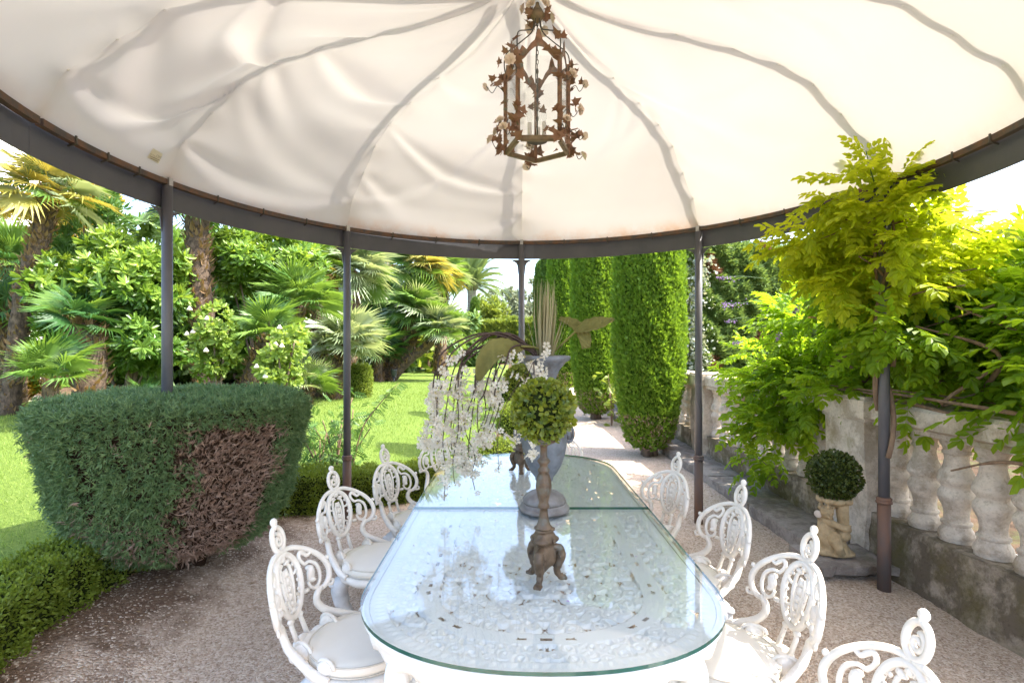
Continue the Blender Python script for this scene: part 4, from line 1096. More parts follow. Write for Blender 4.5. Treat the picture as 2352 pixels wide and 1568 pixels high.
# weeping blossom
bs_ = thing('blossom_spray', 'weeping spray of white silk cherry blossom arching out of the urn', 'blossom', (0, 0, 0))
def T_flower():
    pet = (np.array([(0, .12, 0), (.30, .55, .16), (.24, .95, .10), (0, .86, .04), (-.24, .95, .10), (-.30, .55, .16)], float), np.array([(0, 1, 2, 3), (0, 3, 4, 5)]))
    return compose([(pet, rotm('Z', 2 * PI * k / 5) @ rotm('X', .35), (0, 0, 0)) for k in range(5)])
bl_pts = []; strands = []
rb = random.Random(11)
for k in range(17):
    xe = 988 + 150 * (k / 16) + rb.uniform(-6, 6); d = 2.66 + rb.uniform(-.10, .10); pk = rb.uniform(762, 800)
    bottom = {4: 1150, 5: 1110, 11: 1125, 12: 1060}.get(k, rb.uniform(960, 1090))
    if k == 16: bottom = 985
    xm = 1175 + (xe - 1175) * 0.45
    dd = 2.72 + (d - 2.72) * .6
    pts = spline([mouth + Vector((rb.uniform(-.03, .03), rb.uniform(-.03, .03), -.05)), W(1215, 800 + rb.uniform(-6, 6), 2.73), W(xm + 20, pk, dd), W(xe + 24, pk + 42, d), W(xe + 6 + rb.uniform(-8, 8), pk + 105, d), W(xe + rb.uniform(-14, 14), (pk + 110 + bottom) / 2 - 20, d + rb.uniform(-.03, .03)), W(xe + rb.uniform(-16, 16), (pk + 110 + bottom) / 2 + 50, d), W(xe + rb.uniform(-20, 14), bottom, d)], 7)
    nP = len(pts); mb = MB(); mb.tube(pts, [.006, .0055, .0048, .004, .0032, .0026, .002], 6); mb.build('twig', M['stem'], bs_)
    for i, p in enumerate(pts):
        if i / nP > .50 and rb.random() < .56:
            for q in range(rb.choice((1, 2, 3))): bl_pts.append(p + Vector((rb.uniform(-.03, .03), rb.uniform(-.035, .035), rb.uniform(-.028, .02))))
for (x, y, d, n_, sp) in ((1172, 828, 2.60, 7, 22), (1210, 836, 2.60, 9, 20), (1248, 815, 2.62, 5, 16), (1192, 870, 2.58, 5, 14), (1245, 850, 2.58, 6, 14), (1045, 815, 2.6, 6, 16), (1222, 1045, 2.42, 5, 11), (1228, 1018, 2.42, 3, 8), (1186, 1002, 2.5, 6, 20), (1150, 880, 2.6, 5, 14), (1165, 1000, 2.5, 4, 15), (1145, 1078, 2.55, 2, 10)):
    c0 = W(x, y, d)
    if y > 990 and x > 1180 or y > 1000:
        mb = MB(); mb.tube(spline([W(1225, 830, d + .05), W(x + 6, (y + 830) / 2, d), c0], 5), .0018, 5); mb.build('twig', M['stem'], bs_)
    for q in range(n_): bl_pts.append(W(x + rb.gauss(0, sp * .6), y + rb.gauss(0, sp * .5), d + rb.uniform(-.03, .03)))
P = np.array([tuple(p) for p in bl_pts]); dn = RNG.normal(size=P.shape); dn[:, 1] -= .9; dn[:, 2] -= .1
dn /= np.linalg.norm(dn, axis=1, keepdims=True)
zz = frames(dn); Rm = np.stack([zz[:, :, 0], -zz[:, :, 2], zz[:, :, 1]], axis=2)
Sz = RNG.uniform(.019, .029, len(P))
scatter_parts('flower', T_flower(), Rm, Sz, P, M['petal'], bs_, 300, 'small_flowers')
scatter('calyx', T_tuft(3, .35, .9, 3), frames(-dn), np.full(len(P), .016), P - dn * .004, M['calyx'], bs_)

# ================================================================== LANTERN
LX, LY = 0.145, 2.93
LB, LT, LR = 2.75, 3.22, 0.193
ln = thing('lantern', 'five sided rusty metal lantern with leaves and porcelain flowers', 'lantern', (LX, LY, LB))
ang5 = [90 + 72 * k for k in range(5)]
def lv(k, z, r=LR): return Vector((r * math.cos(rad(ang5[k % 5])), r * math.sin(rad(ang5[k % 5])), z))
H = LT - LB
for k in range(5):
    mb = MB(); p = lv(k, 0)
    mb.box(p + Vector((0, 0, H / 2)), (.018, .018, H), Matrix.Rotation(rad(ang5[k]), 3, 'Z')); mb.build('corner_post', M['lan_metal'], ln, False)
    a, b = lv(k, 0), lv(k + 1, 0); m_ = (a + b) / 2; L = (b - a).length; ax = math.atan2((b - a).y, (b - a).x); rz_ = Matrix.Rotation(ax, 3, 'Z')
    mb = MB(); mb.box(m_ + Vector((0, 0, .012)), (L - .020, .010, .024), rz_); mb.box(m_ * .96 + Vector((0, 0, -.003)), (L - .03, .016, .004), rz_)
    mb.build('bottom_rail', M['lan_green'], ln, False)
    mb = MB(); mb.box(m_ * .985 + Vector((0, 0, H / 2 + .02)), (L - .022, .003, H - .07), rz_); mb.build('glass_pane', M['pane'], ln, False)
    # pointed leafy arch
    mb = MB(); u = (b - a).normalized(); n_ = Vector((m_.x, m_.y, 0)).normalized()
    top = [(-.5, .0), (-.42, .045), (-.30, .02), (-.2, .055), (-.1, .075), (-.05, .12), (0, .145), (.05, .12), (.1, .075), (.2, .055), (.30, .02), (.42, .045), (.5, .0)]
    low = [(.5, -.05), (.36, -.028), (.22, .012), (.1, .035), (0, .04), (-.1, .035), (-.22, .012), (-.36, -.028), (-.5, -.05)]
    V = []
    for off in (0.002, -.002):
        for (q, zq) in top + low: V.append(m_ + u * q * L * .96 + n_ * off + Vector((0, 0, H + zq * .95)))
    nt, nl = len(top), len(low)
    F = []
    for base in (0, nt + nl):
        idx = []
        for i in range(nt - 1):
            j0 = nt + (nl - 1) - int(round(i * (nl - 1) / (nt - 1))); j1 = nt + (nl - 1) - int(round((i + 1) * (nl - 1) / (nt - 1)))
            f = [base + i, base + i + 1, base + j1] + ([base + j0] if j0 != j1 else [])
            F.append(tuple(f))
    mb.add(V, F); mb.build('arch', M['lan_metal'], ln, False)
    # scrolled hanger wire
    o_ = lv(k, 0, 1.0)
    mb = MB(); mb.tube(spline([o_ * .02 + Vector((0, 0, H + .30)), o_ * .03 + Vector((0, 0, H + .22)), o_ * .10 + Vector((0, 0, H + .17)), o_ * .185 + Vector((0, 0, H + .12)), o_ * .20 + Vector((0, 0, H + .06)), o_ * LR + Vector((0, 0, H))], 6), .0035, 6); mb.build('hanger', M['wire'], ln)
mb = MB()
for k in range(22): 
    z = H + .28 - k * .027
    mb.tube([(.006 * math.cos(t) * (k % 2), .006 * math.cos(t) * (1 - k % 2), z + .015 * math.sin(t)) for t in [2 * PI * q / 8 for q in range(8)]], .0025, 5, True)
mb.build('chain', M['wire'], ln)
mb = MB(); mb.lathe([(.008, H + .26), (.03, H + .285), (.045, H + .30), (.03, H + .33), (.012, H + .36), (.01, H + .375)], 14); mb.build('crown', M['lan_green'], ln)
mb = MB(); mb.tube([(0, 0, H + .0), (0, 0, .06)], .004, 6); mb.lathe([(.012, .05), (.06, .055), (.06, .06), (.012, .065)], 16); mb.build('candle_plate', M['wire'], ln)
for k in range(3):
    a = rad(-40 + 120 * k); p = Vector((.048 * math.cos(a), .048 * math.sin(a), 0))
    mb = MB(); mb.lathe([(.012, .062), (.012, .15), (.009, .152)], 12, p); cd = mb.build('candle', M['candle'], ln)
    mb = MB(); mb.lathe([(.007, .152), (.014, .17), (.0165, .188), (.013, .205), (.006, .225), (.001, .235)], 12, p); mb.build('bulb', M['pane'], cd)
# ivy leaves, tendrils and porcelain flowers
ivy = [(0, 0), (.28, .05), (.5, -.02), (.36, .25), (.52, .5), (.25, .52), (0, 1.0), (-.25, .52), (-.52, .5), (-.36, .25), (-.5, -.02), (-.28, .05)]
mb = MB(); mb.add([(x, y, .12 * abs(x) - .15 * y * y) for x, y in ivy] + [(0, .4, -.05)], [(12, i, (i + 1) % 12) for i in range(12)]); ivy_me = mb.mesh('leaf', M['lan_leaf'], False)
mb = MB()
for lay in range(3):
    n_ = 9
    V = [(0, 0, .1 * lay)]; F = []
    for k in range(2 * n_):
        a = PI * k / n_ + lay * .2; r = (1 - .27 * lay) * (1 if k % 2 else .82)
        V.append((r * math.cos(a), r * math.sin(a), .28 + .22 * lay + .10 * math.sin(k * 1.9)))
    F = [(0, 1 + k, 1 + (k + 1) % (2 * n_)) for k in range(2 * n_)]; mb.add(V, F)
fl_me = mb.mesh('flower', M['porcelain'], False)
rl = random.Random(23)
def lan_leaf(p, s, me=None, nm='leaf'):
    o = put(nm, me or ivy_me, ln); o.location = p; o.scale = (s, s, s); o.rotation_euler = (rl.uniform(.3, 2.6), rl.uniform(-.6, .6), rl.uniform(0, 6.28))
for k in range(5):
    o_ = lv(k, 0, 1.0); tgt = Vector((-o_.y, o_.x, 0))
    for z in (.0, .03, .06, .10, .15, H - .14, H - .09, H - .05, H - .02, H + .03):
        p = o_ * (LR + rl.uniform(.01, .05)) + tgt * rl.uniform(-.05, .05) + Vector((0, 0, z + rl.uniform(-.02, .02))); lan_leaf(p, rl.uniform(.05, .08)); lan_leaf(p + tgt * rl.uniform(-.05, .05) + Vector((0, 0, rl.uniform(-.03, .03))), rl.uniform(.04, .065))
    for q in range(3):
        z = (0.02, 0.12, H - .12)[q]
        p0 = o_ * LR + Vector((0, 0, z)); p1 = o_ * (LR + rl.uniform(.07, .11)) + tgt * rl.uniform(-.07, .07) + Vector((0, 0, z + rl.uniform(-.04, .07)))
        mb = MB(); mb.tube(spline([p0, p0 * .6 + p1 * .4 + Vector((0, 0, .03)), p0 * .3 + p1 * .7 - Vector((0, 0, .025)), p1], 5), .0022, 5); mb.build('tendril', M['wire'], ln)
        lan_leaf(p1 * .92 + Vector((0, 0, z * .08)), .045); 
        o = put('flower', fl_me, ln); o.location = p1; s = rl.uniform(.026, .036); o.scale = (s, s, s)
        o.rotation_euler = (rl.uniform(.8, 1.9), 0, math.atan2(o_.y, o_.x) + PI / 2 + rl.uniform(-.6, .6))
    for q in range(3):
        t = rl.uniform(-.4, .4); a, b = lv(k, 0), lv(k + 1, 0); lan_leaf((a + b) / 2 * 1.05 + (b - a) * t + Vector((0, 0, rl.uniform(.0, .05))), rl.uniform(.035, .05))
for q in range(16):
    a = rl.uniform(0, 6.28); lan_leaf(Vector((.06 * math.cos(a), .06 * math.sin(a), H + .29 + rl.uniform(-.03, .08))), rl.uniform(.04, .06))
for q in range(6):
    a = q * 1.05; o = put('flower', fl_me, ln); o.location = (.075 * math.cos(a), .075 * math.sin(a), H + .28 + rl.uniform(-.04, .06)); o.scale = (.034,) * 3; o.rotation_euler = (1.3, 0, a + PI / 2)

# ================================================================== CHERUB STATUE WITH BOX BALL
stt = thing('cherub_statue', 'small sandstone cherub with broken arm holding up a box ball', 'statue', (2.33, 3.70, 0.125), -0.35)
mb = MB(); E_ = mb.ell
E_((0, 0, .022), (.115, .09, .024)); E_((.06, -.01, .03), (.07, .07, .026)); E_((-.07, -.03, .028), (.06, .06, .026))
mb.tube([(-.02, 0, .04), (-.045, 0, .12), (-.05, .005, .20), (-.055, .005, .27)], [.062, .066, .060, .048], 14)     # torso and drapery
mb.tube([(.03, -.01, .04), (.02, -.01, .10), (.01, 0, .17)], [.072, .05, .035], 14)
E_((-.01, -.055, .135), (.05, .045, .055)); mb.tube([(-.01, -.07, .13), (.01, -.085, .08), (.02, -.07, .04)], [.04, .032, .03], 10)   # bent knee
E_((.055, -.02, .155), (.045, .045, .04)); E_((.065, -.015, .20), (.04, .04, .035))
mb.tube([(.05, 0, .14), (.055, 0, .25), (.045, 0, .38)], [.035, .038, .045], 12)                                         # trunk at his side
mb.tube([(-.075, -.01, .26), (-.03, -.05, .245), (.02, -.05, .225), (.06, -.045, .215)], [.028, .026, .022, .026], 10)         # arm hugging the trunk
for k in range(4): E_((.062 + .004 * k, -.052, .205 + .011 * k), (.022, .014, .007))
mb.tube([(-.075, 0, .255), (-.10, -.02, .29)], [.032, .030], 10)                                                        # broken arm
E_((-.056, -.038, .318), (.046, .048, .050)); E_((-.045, -.087, .312), (.009, .012, .011)); E_((-.045, -.078, .290), (.016, .012, .010)); E_((-.062, -.082, .325), (.014, .008, .006)); E_((-.030, -.078, .325), (.014, .008, .006))  # head, nose, chin
for k in range(9):
    a = k * .8; E_((-.058 + .040 * math.cos(a), -.032 + .038 * math.sin(a), .350 + .012 * math.sin(3 * a)), (.017, .017, .016), 8, 6)
mb.lathe([(.05, .36), (.09, .385), (.10, .41), (.09, .42)], 20, (0.0, .01, 0))
for k in range(8):
    a = 2 * PI * k / 8 + .2; E_((.0 + .088 * math.cos(a), .01 + .08 * math.sin(a), .402), (.036, .036, .026), 10, 7)
figure = mb.build('figure', M['statue'], stt)
md = figure.modifiers.new('fuse', 'REMESH'); md.mode = 'VOXEL'; md.voxel_size = 0.0042; md.use_smooth_shade = True
md = figure.modifiers.new('soft', 'SMOOTH'); md.iterations = 1; md.factor = 0.5
mb = MB(); mb.ell((-.112, -.038, .297), (.026, .006, .027), 14, 8, Matrix.Rotation(-.5, 3, 'Z')); mb.build('broken_face', M['stub'], stt)
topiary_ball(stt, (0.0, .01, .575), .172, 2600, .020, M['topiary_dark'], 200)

# ================================================================== CLIPPED BUSH (juniper bowl)
def lathe_points(prof, n, jit=0.02):
    "points on a surface of revolution, by area, with outward normals"
    seg = []; 
    for (r0, z0), (r1, z1) in zip(prof, prof[1:]): seg.append(math.hypot(r1 - r0, z1 - z0) * (r0 + r1) / 2 + 1e-6)
    seg = np.array(seg) / sum(seg); k = RNG.choice(len(seg), n, p=seg); t = RNG.random(n); a = RNG.random(n) * 2 * PI
    pr = np.array(prof); r = pr[k, 0] * (1 - t) + pr[k + 1, 0] * t; z = pr[k, 1] * (1 - t) + pr[k + 1, 1] * t
    dr, dz = pr[k + 1, 0] - pr[k, 0], pr[k + 1, 1] - pr[k, 1]; L = np.hypot(dr, dz) + 1e-9
    nr, nz = dz / L, -dr / L
    N = np.stack([nr * np.cos(a), nr * np.sin(a), nz], 1)
    P = np.stack([r * np.cos(a), r * np.sin(a), z], 1) + N * RNG.normal(size=(n, 1)) * jit
    return P, N, a, z
BUSH = Vector((-2.22, 3.46, 0.0))
bprof = [(.05, .30), (.30, .30), (.47, .38), (.59, .53), (.665, .72), (.715, .92), (.745, 1.10), (.76, 1.22), (.745, 1.262), (.5, 1.285), (.02, 1.29)]
bu = thing('clipped_juniper', 'large bowl-shaped blue-green bush, its flank scorched brown', 'bush', BUSH)
mb = MB(); mb.lathe([(r * .93, .40 + (z - .40) * .965 + .01) for r, z in bprof], 40); mb.build('foliage_core', M['core_shade_brown'], bu)
P, N, a, z = lathe_points(bprof, 46000, 0.020)
lump = np.sin(P[:, 0] * 11 + 1) * np.sin(P[:, 1] * 9) * np.sin(z * 10 + 2)
P += N * (lump * 0.018)[:, None]
# the dead flank faces the terrace (towards the camera and to the right of it)
aa = np.mod(a - rad(-90) + PI, 2 * PI) - PI
edge = 0.06 * np.sin(z * 9) + 0.08 * np.sin(z * 23 + 1)
sm = lambda x: np.clip(x, 0, 1) ** 2 * (3 - 2 * np.clip(x, 0, 1))
rag = .10 * np.sin(P[:, 0] * 31 + z * 17) * np.sin(P[:, 1] * 27 - z * 21)
pd = sm((aa + rag - (0.42 + edge * .7 - 0.5 * np.clip(0.7 - z, 0, 1))) / .24) * sm(((1.48 + edge * .5) - aa + rag) / .26) * sm((1.225 + edge * .2 - z + rag * .4) / .12)
pd = np.maximum(pd, .55 * sm((.78 - z) / .25) * sm((aa + .75) / .4) * sm((1.5 - aa) / .3))
pd = np.maximum(pd, .12 * (np.sin(P[:, 0] * 9) * np.sin(z * 4 + P[:, 1] * 5) > .3) * (z < 1.15))
dead = RNG.random(len(z)) < pd
cleft = (np.sin(a * 13 + 2 * np.sin(z * 5)) * np.sin(a * 5.3 + z * 3) > .55) & (z < 1.16)
live = ~dead & ~(cleft & (RNG.random(len(z)) < .8))
hang = N.copy(); hang[:, 2] -= 0.25 * (z < 1.2)
o = scatter('foliage', T_tuft(6, .17, 1.1, 1), frames(dirs(hang[live], .55, .12)), RNG.uniform(.026, .05, live.sum()), P[live], M['juniper'], bu); stuff(o)
kk = dead
dd = N[kk] * .55 + RNG.normal(size=(kk.sum(), 3)) * .35; dd[:, 2] += .55; dd[:, 0] += .15
o = scatter('dead_twigs', T_tuft(4, .085, .5, 2), frames(dd), RNG.uniform(.03, .065, kk.sum()), P[kk] - N[kk] * .02, M['juniper_dead'], bu); stuff(o)
for k in range(5):
    q = k * 1.25; mb = MB()
    mb.tube(spline([(.10 * math.cos(q), .10 * math.sin(q), hgt(BUSH.x, BUSH.y) - .03), (.16 * math.cos(q), .16 * math.sin(q), .32), (.30 * math.cos(q), .30 * math.sin(q), .55)], 4), [.04, .035, .03], 8); mb.build('trunk', M['core_shade_brown'], bu)

# ================================================================== BOX HEDGES
def ring_hedge(label, a0, a1, r0, r1, h, n, size, mats, cx=GC.x, cy=GC.y, dry=None):
    t = thing('box_hedge', label, 'hedge', (cx, cy, 0))
    A = rad(a1 - a0); Rm_ = (r0 + r1) / 2; wd = r1 - r0
    areas = np.array([Rm_ * A * wd, r0 * A * h, r1 * A * h, wd * h, wd * h]); f = RNG.choice(5, n, p=areas / areas.sum())
    u, v = RNG.random(n), RNG.random(n)
    ang = rad(a0) + A * u; r = np.where(f == 0, r0 + wd * v, np.where(f == 1, r0, np.where(f == 2, r1, r0 + wd * u)))
    ang = np.where(f == 3, rad(a0), np.where(f == 4, rad(a1), ang)); z = np.where(f == 0, h, h * v)
    N = np.stack([np.where(f == 1, -1, np.where(f == 2, 1, 0)) * np.cos(ang) + np.where(f == 3, np.sin(ang), np.where(f == 4, -np.sin(ang), 0)),
                  np.where(f == 1, -1, np.where(f == 2, 1, 0)) * np.sin(ang) + np.where(f == 3, -np.cos(ang), np.where(f == 4, np.cos(ang), 0)),
                  np.where(f == 0, 1.0, 0.0)], 1)
    P = np.stack([r * np.cos(ang), r * np.sin(ang), z], 1)
    wob = 0.022 * np.sin(ang * 31) * np.sin(z * 13 + ang * 9) + 0.018 * np.sin(ang * 70 + r * 20)
    g = np.array([hgt(p[0] + cx, p[1] + cy) for p in P]); P[:, 2] += g
    P += N * (wob + RNG.normal(size=n) * .018 - .012)[:, None]
    d = dirs(N.copy(), .8, .35); Rr = frames(d); S = RNG.uniform(.7, 1.3, n) * size
    dm = np.zeros(n, bool)
    if dry is not None: dm = dry(f, ang, z) & (RNG.random(n) < .8)
    stuff(scatter('foliage', T_round(.6, .1), Rr[~dm], S[~dm], P[~dm], mats, t))
    if dm.any(): stuff(scatter('dry_foliage', T_leaf(.3), Rr[dm], S[dm] * 1.2, P[dm], M['box_dry'], t))
    mb = MB(); k = 24; V = []; F = []
    for i in range(k + 1):
        an = rad(a0 + .6) + (A - rad(1.2)) * i / k; gg = hgt(Rm_ * math.cos(an) + cx, Rm_ * math.sin(an) + cy)
        for rr, zz in ((r0 + .035, -.05), (r0 + .035, h - .04), (r1 - .035, h - .04), (r1 - .035, -.05)): V.append((rr * math.cos(an), rr * math.sin(an), zz + gg))
    for i in range(k):
        for j in range(4): F.append((i * 4 + j, i * 4 + (j + 1) % 4, i * 4 + 4 + (j + 1) % 4, i * 4 + 4 + j))
    F += [(0, 3, 2, 1), (k * 4, k * 4 + 1, k * 4 + 2, k * 4 + 3)]
    mb.add(V, F); mb.build('foliage_core', M['core_shade_green'], t, False)
    return t
ring_hedge('low box hedge with a dry twiggy end, in front of the juniper bowl', 171.5, 212, 2.46, 2.82, .30, 26000, .019, M['box'],
           dry=lambda f, a, z: ((f == 3) | ((f == 1) & (a < rad(176.5)) & (np.sin(z * 40 + a * 60) > -.2))))
ring_hedge('low box hedge curving behind the chairs along the lawn', 97, 149.5, 2.66, 3.0, .36, 26000, .024, M['box'])

def box_ball(x, y, r, h, label, mat, n, size, group=None, name='box_shrub'):
    t = thing(name, label, 'shrub', (x, y, hgt(x, y)), 0, group)
    P, D_ = ell_points((0, 0, h * .52), (r, r, h * .52), n, .16); P[:, 2] = np.clip(P[:, 2], .01, None)
    stuff(scatter('foliage', T_round(.6, .1), frames(dirs(D_, .7, .3)), RNG.uniform(.7, 1.3, n) * size, P, mat, t))
    mb = MB(); mb.ell((0, 0, h * .5), (r * .82, r * .82, h * .46), 16, 10); mb.build('foliage_core', M['core_shade_green'], t)
    mb = MB(); mb.tube([(0, 0, -.02), (0, 0, h * .4)], r * .12, 6); mb.build('stem', M['bark'], t)
# between lawn and path
for (xv, yv, d, r, h, m_, lb) in ((1168, 0, 13.5, .36, .78, 'box', 'round dark box ball on the lawn edge by the path, farther one'),
                                  (1178, 0, 10.5, .33, .48, 'fresh', 'low yellow-green shrub on the bare strip beside the lawn'),
                                  (1150, 0, 7.0, .30, .36, 'fresh', 'small yellow-green shrub behind the table beside lawn and path'),
                                  (1178, 0, 9.0, .28, .55, 'box', 'twiggy green shrub on the strip between lawn and gravel'),
                                  (1196, 0, 17.5, .42, .95, 'box', 'rounded box shrub far down the strip beside the path'),
                                  (1200, 0, 22, .5, 1.0, 'fresh', 'pale green rounded shrub beside the thin far cypress row')):
    box_ball((xv - 1176) / FPX * d, d, r, h, lb, M[m_], 2600, .035 if d < 12 else .055)
# clipped cylinder in the lawn
def clipped_cylinder(x, y, r, h, label):
    t = thing('clipped_shrub', label, 'shrub', (x, y, hgt(x, y)))
    pf = [(r * .92, .02), (r, h * .3), (r * .98, h * .75), (r * .8, h * .95), (r * .4, h), (.01, h)]
    P, N, a, z = lathe_points(pf, 7000, .03)
    stuff(scatter('foliage', T_round(.6, .1), frames(dirs(N, .7, .3)), RNG.uniform(.035, .06, len(P)), P, M['fresh'], t))
    mb = MB(); mb.lathe([(q * .9, zz * .97) for q, zz in pf], 20); mb.build('foliage_core', M['core_shade_green'], t)
clipped_cylinder((828 - 1176) / FPX * 15.5, 15.5, .30, .98, 'rounded clipped box column on the lawn beside the lawn post')
clipped_cylinder((757 - 1176) / FPX * 16.2, 16.2, .26, .45, 'small clipped box ball among the fan palms')

# ================================================================== CYPRESS COLUMNS
def cypress(x, y, r, h, label, n, size, mat, z0=.28):
    t = thing('cypress_column', label, 'cypress', (x, y, hgt(x, y)), 0, 'clipped cypress columns along the path')
    pf = [(r * .35, z0), (r * .62, z0 + .12), (r * .80, z0 + .45), (r * .94, 1.1), (r, 1.9), (r * .99, h * .6), (r * .93, h * .82), (r * .7, h * .95), (r * .3, h), (.01, h + .02)]
    P, N, a, z = lathe_points(pf, n, .022)
    P += N * (0.025 * np.sin(a * 7 + z * 2.1) * np.sin(z * 5 + a * 3))[:, None]
    d = N * .42 + RNG.normal(size=N.shape) * .30; d[:, 2] += .85
    thin = (z < z0 + .5) & (RNG.random(len(z)) < .35)
    stuff(scatter('foliage', T_tuft(3, .3, .6, 4), frames(d[~thin]), RNG.uniform(.7, 1.3, (~thin).sum()) * size, P[~thin], mat, t))
    if thin.any(): stuff(scatter('dry_foliage', T_tuft(3, .12, .6, 5), frames(d[thin]), RNG.uniform(.7, 1.3, thin.sum()) * size, P[thin], M['juniper_dead'], t))
    mb = MB(); mb.lathe([(q * .965, zz) for q, zz in pf], 24); mb.build('foliage_core', M['core_cypress'], t)
    for k in range(3):
        mb = MB(); mb.tube([(.07 * math.cos(k * 2.1), .07 * math.sin(k * 2.1), -.03), (.05 * math.cos(k * 2.1), .05 * math.sin(k * 2.1), z0 + .25)], [.075, .06], 9); mb.build('trunk', M['bark'], t)
cypress(2.06, 7.72, .49, 5.6, 'broad clipped cypress column beside the balustrade, largest of the row', 60000, .062, M['cypress'], .12)
cypress(1.87, 11.5, .50, 5.7, 'clipped cypress column second along the gravel path', 40000, .08, M['cypress'], .14)
cypress(1.70, 16.8, .51, 5.9, 'clipped cypress column third along the path behind the dried grass', 16000, .10, M['cypress'])
cypress(1.72, 23.0, .42, 6.2, 'dark narrow cypress column fourth along the path', 7000, .18, M['cypress_dark'])
cypress(1.55, 26.5, .36, 6.0, 'dark narrow cypress column, last of the row', 6000, .2, M['cypress_dark'])
cypress((1091 - 1176) / FPX * 44, 44, .30, 5.6, 'thin distant cypress in front of the tall date palm', 6000, .28, M['cypress_dark'])
# young leafy plant between the cypress trunks
def leafy_plant(name, label, cat, x, y, stems, n, size, mat, T=None, h=1.0, spread=.3, z=None):
    t = thing(name, label, cat, (x, y, hgt(x, y) if z is None else z)); P = []; Dd = []
    for k in range(stems):
        a = random.uniform(0, 6.28); tip = Vector((spread * random.uniform(.3, 1) * math.cos(a), spread * random.uniform(.3, 1) * math.sin(a), h * random.uniform(.6, 1)))
        pts = spline([(0, 0, -.02), (tip.x * .3, tip.y * .3, tip.z * .5), tip], 6)
        mb = MB(); mb.tube(pts, [.014 * h ** .5, .01, .006], 6); mb.build('stem', M['vine_wood'], t)
        for q in range(n // stems):
            p = pts[random.randint(3, len(pts) - 1)] + Vector((random.gauss(0, size * .9), random.gauss(0, size * .9), random.gauss(0, size * .9))); P.append(tuple(p))
            Dd.append((random.gauss(0, 1), random.gauss(0, 1), random.gauss(-.1, .6)))
    stuff(scatter('foliage', T or T_round(.6, .1, -.1), frames(np.array(Dd)), RNG.uniform(.7, 1.3, len(P)) * size, np.array(P), mat, t))
    return t
leafy_plant('leafy_plant', 'yellow-green leafy plant between the cypress trunks', 'plant', 2.06, 10.6, 4, 60, .16, M['fresh'], h=1.05, spread=.28)
T_sap = compose([(T_leaf(.42, .06, -.15), rotm('Z', s_ * 1.0) * .34, (0, i * .16, 0)) for i in range(1, 6) for s_ in (-1, 1)] + [(T_leaf(.42, .06, -.15), rotm('Z', 0) * .34, (0, .9, 0))])
for (xv, yv, d, hh, nn, sp, lb) in ((770, 1010, 5.75, .95, 90, .30, 'tallest slender sapling with drooping leaflets between juniper bowl and lawn post'), (735, 1030, 5.5, .7, 70, .28, 'low green sapling touching the side of the juniper bowl'), (800, 1010, 6.0, .8, 50, .26, 'green sapling growing right behind the rust-collared lawn post')):
    leafy_plant('ash_sapling', lb, 'sapling', (xv - 1176) / FPX * d, d, 4, nn, .14, M['sapling'], T_sap, hh, sp)['group'] = 'saplings round the lawn post'
t = thing('leaning_sapling', 'long leaning shoot with paired leaflets reaching over the lawn', 'sapling', W(800, 1060, 5.9))
P = []; Dd = []
pts = spline([Vector((0, 0, -.3)), W(830, 990, 5.95) - W(800, 1060, 5.9), W(870, 930, 6.0) - W(800, 1060, 5.9), W(915, 880, 6.05) - W(800, 1060, 5.9)], 8)
mb = MB(); mb.tube(pts, [.010, .008, .006, .003], 6); mb.build('stem', M['vine_wood'], t)
for p in pts[6:]:
    for s_ in (-1, 1): P.append(tuple(p)); Dd.append((s_ * random.uniform(.4, 1), random.gauss(0, .5), random.uniform(-.8, .1)))
stuff(scatter('foliage', T_sap, frames(np.array(Dd)), RNG.uniform(.08, .14, len(P)), np.array(P), M['sapling'], t))

# ================================================================== TALL CONIFER HEDGE BEHIND THE BALUSTRADE
def tall_hedge(p0, p1, depth, h, n, size, label, name='conifer_hedge', mat=None, z0=-.9):
    p0, p1 = Vector(p0), Vector(p1); t = thing(name, label, 'hedge', (p0.x, p0.y, 0)); L = (p1 - p0).length; u = (p1 - p0) / L; nr = Vector((u.y, -u.x, 0))
    f = RNG.random(n); side = RNG.random(n) < .72
    s_ = RNG.random(n) * L; zz = np.where(side, z0 + (h - z0) * RNG.random(n) ** .8, h); q = np.where(side, 0, RNG.random(n) * depth)
    top = .16 * np.sin(s_ * 1.3) + .10 * np.sin(s_ * 3.7 + 1); zz = zz + np.where(side, 0, top)
    N = np.where(side[:, None], np.array(nr)[None], np.array([[0, 0, 1.0]]))
    P = s_[:, None] * np.array(u)[None] - q[:, None] * np.array(nr)[None]; P[:, 2] = zz
    P += N * (.14 * np.sin(s_ * 4 + zz * 3) * np.sin(zz * 5 + s_ * 1.3) + .07 * np.sin(s_ * 11 + zz * 7) + RNG.normal(size=n) * .06)[:, None]
    d = N * .8 + RNG.normal(size=N.shape) * .5; d[:, 2] += .3
    br = (np.sin(s_ * 2.1 + 2) * np.sin(zz * 2.7 + s_) > .80) & (mat is None)
    stuff(scatter('foliage', T_tuft(5, .2, .8, 6), frames(d[~br]), RNG.uniform(.7, 1.4, (~br).sum()) * size, P[~br], mat or M['hedge_dark'], t))
    if br.any(): stuff(scatter('scorched_foliage', T_tuft(4, .2, .8, 7), frames(d[br]), RNG.uniform(.7, 1.3, br.sum()) * size, P[br], M['hedge_brown'], t))
    mb = MB(); V = []
    for a in (0.1, L - .1):
        for (qq, z) in ((.12, z0 - .2), (.12, h - .2), (depth - .1, h - .2), (depth - .1, z0 - .2)):
            v = u * a - nr * qq; V.append((v.x, v.y, z))
    mb.add(V, [(0, 1, 5, 4), (1, 2, 6, 5), (2, 3, 7, 6), (3, 0, 4, 7), (0, 3, 2, 1), (4, 5, 6, 7)]); mb.build('foliage_core', M['core_cypress'], t, False)
    return t
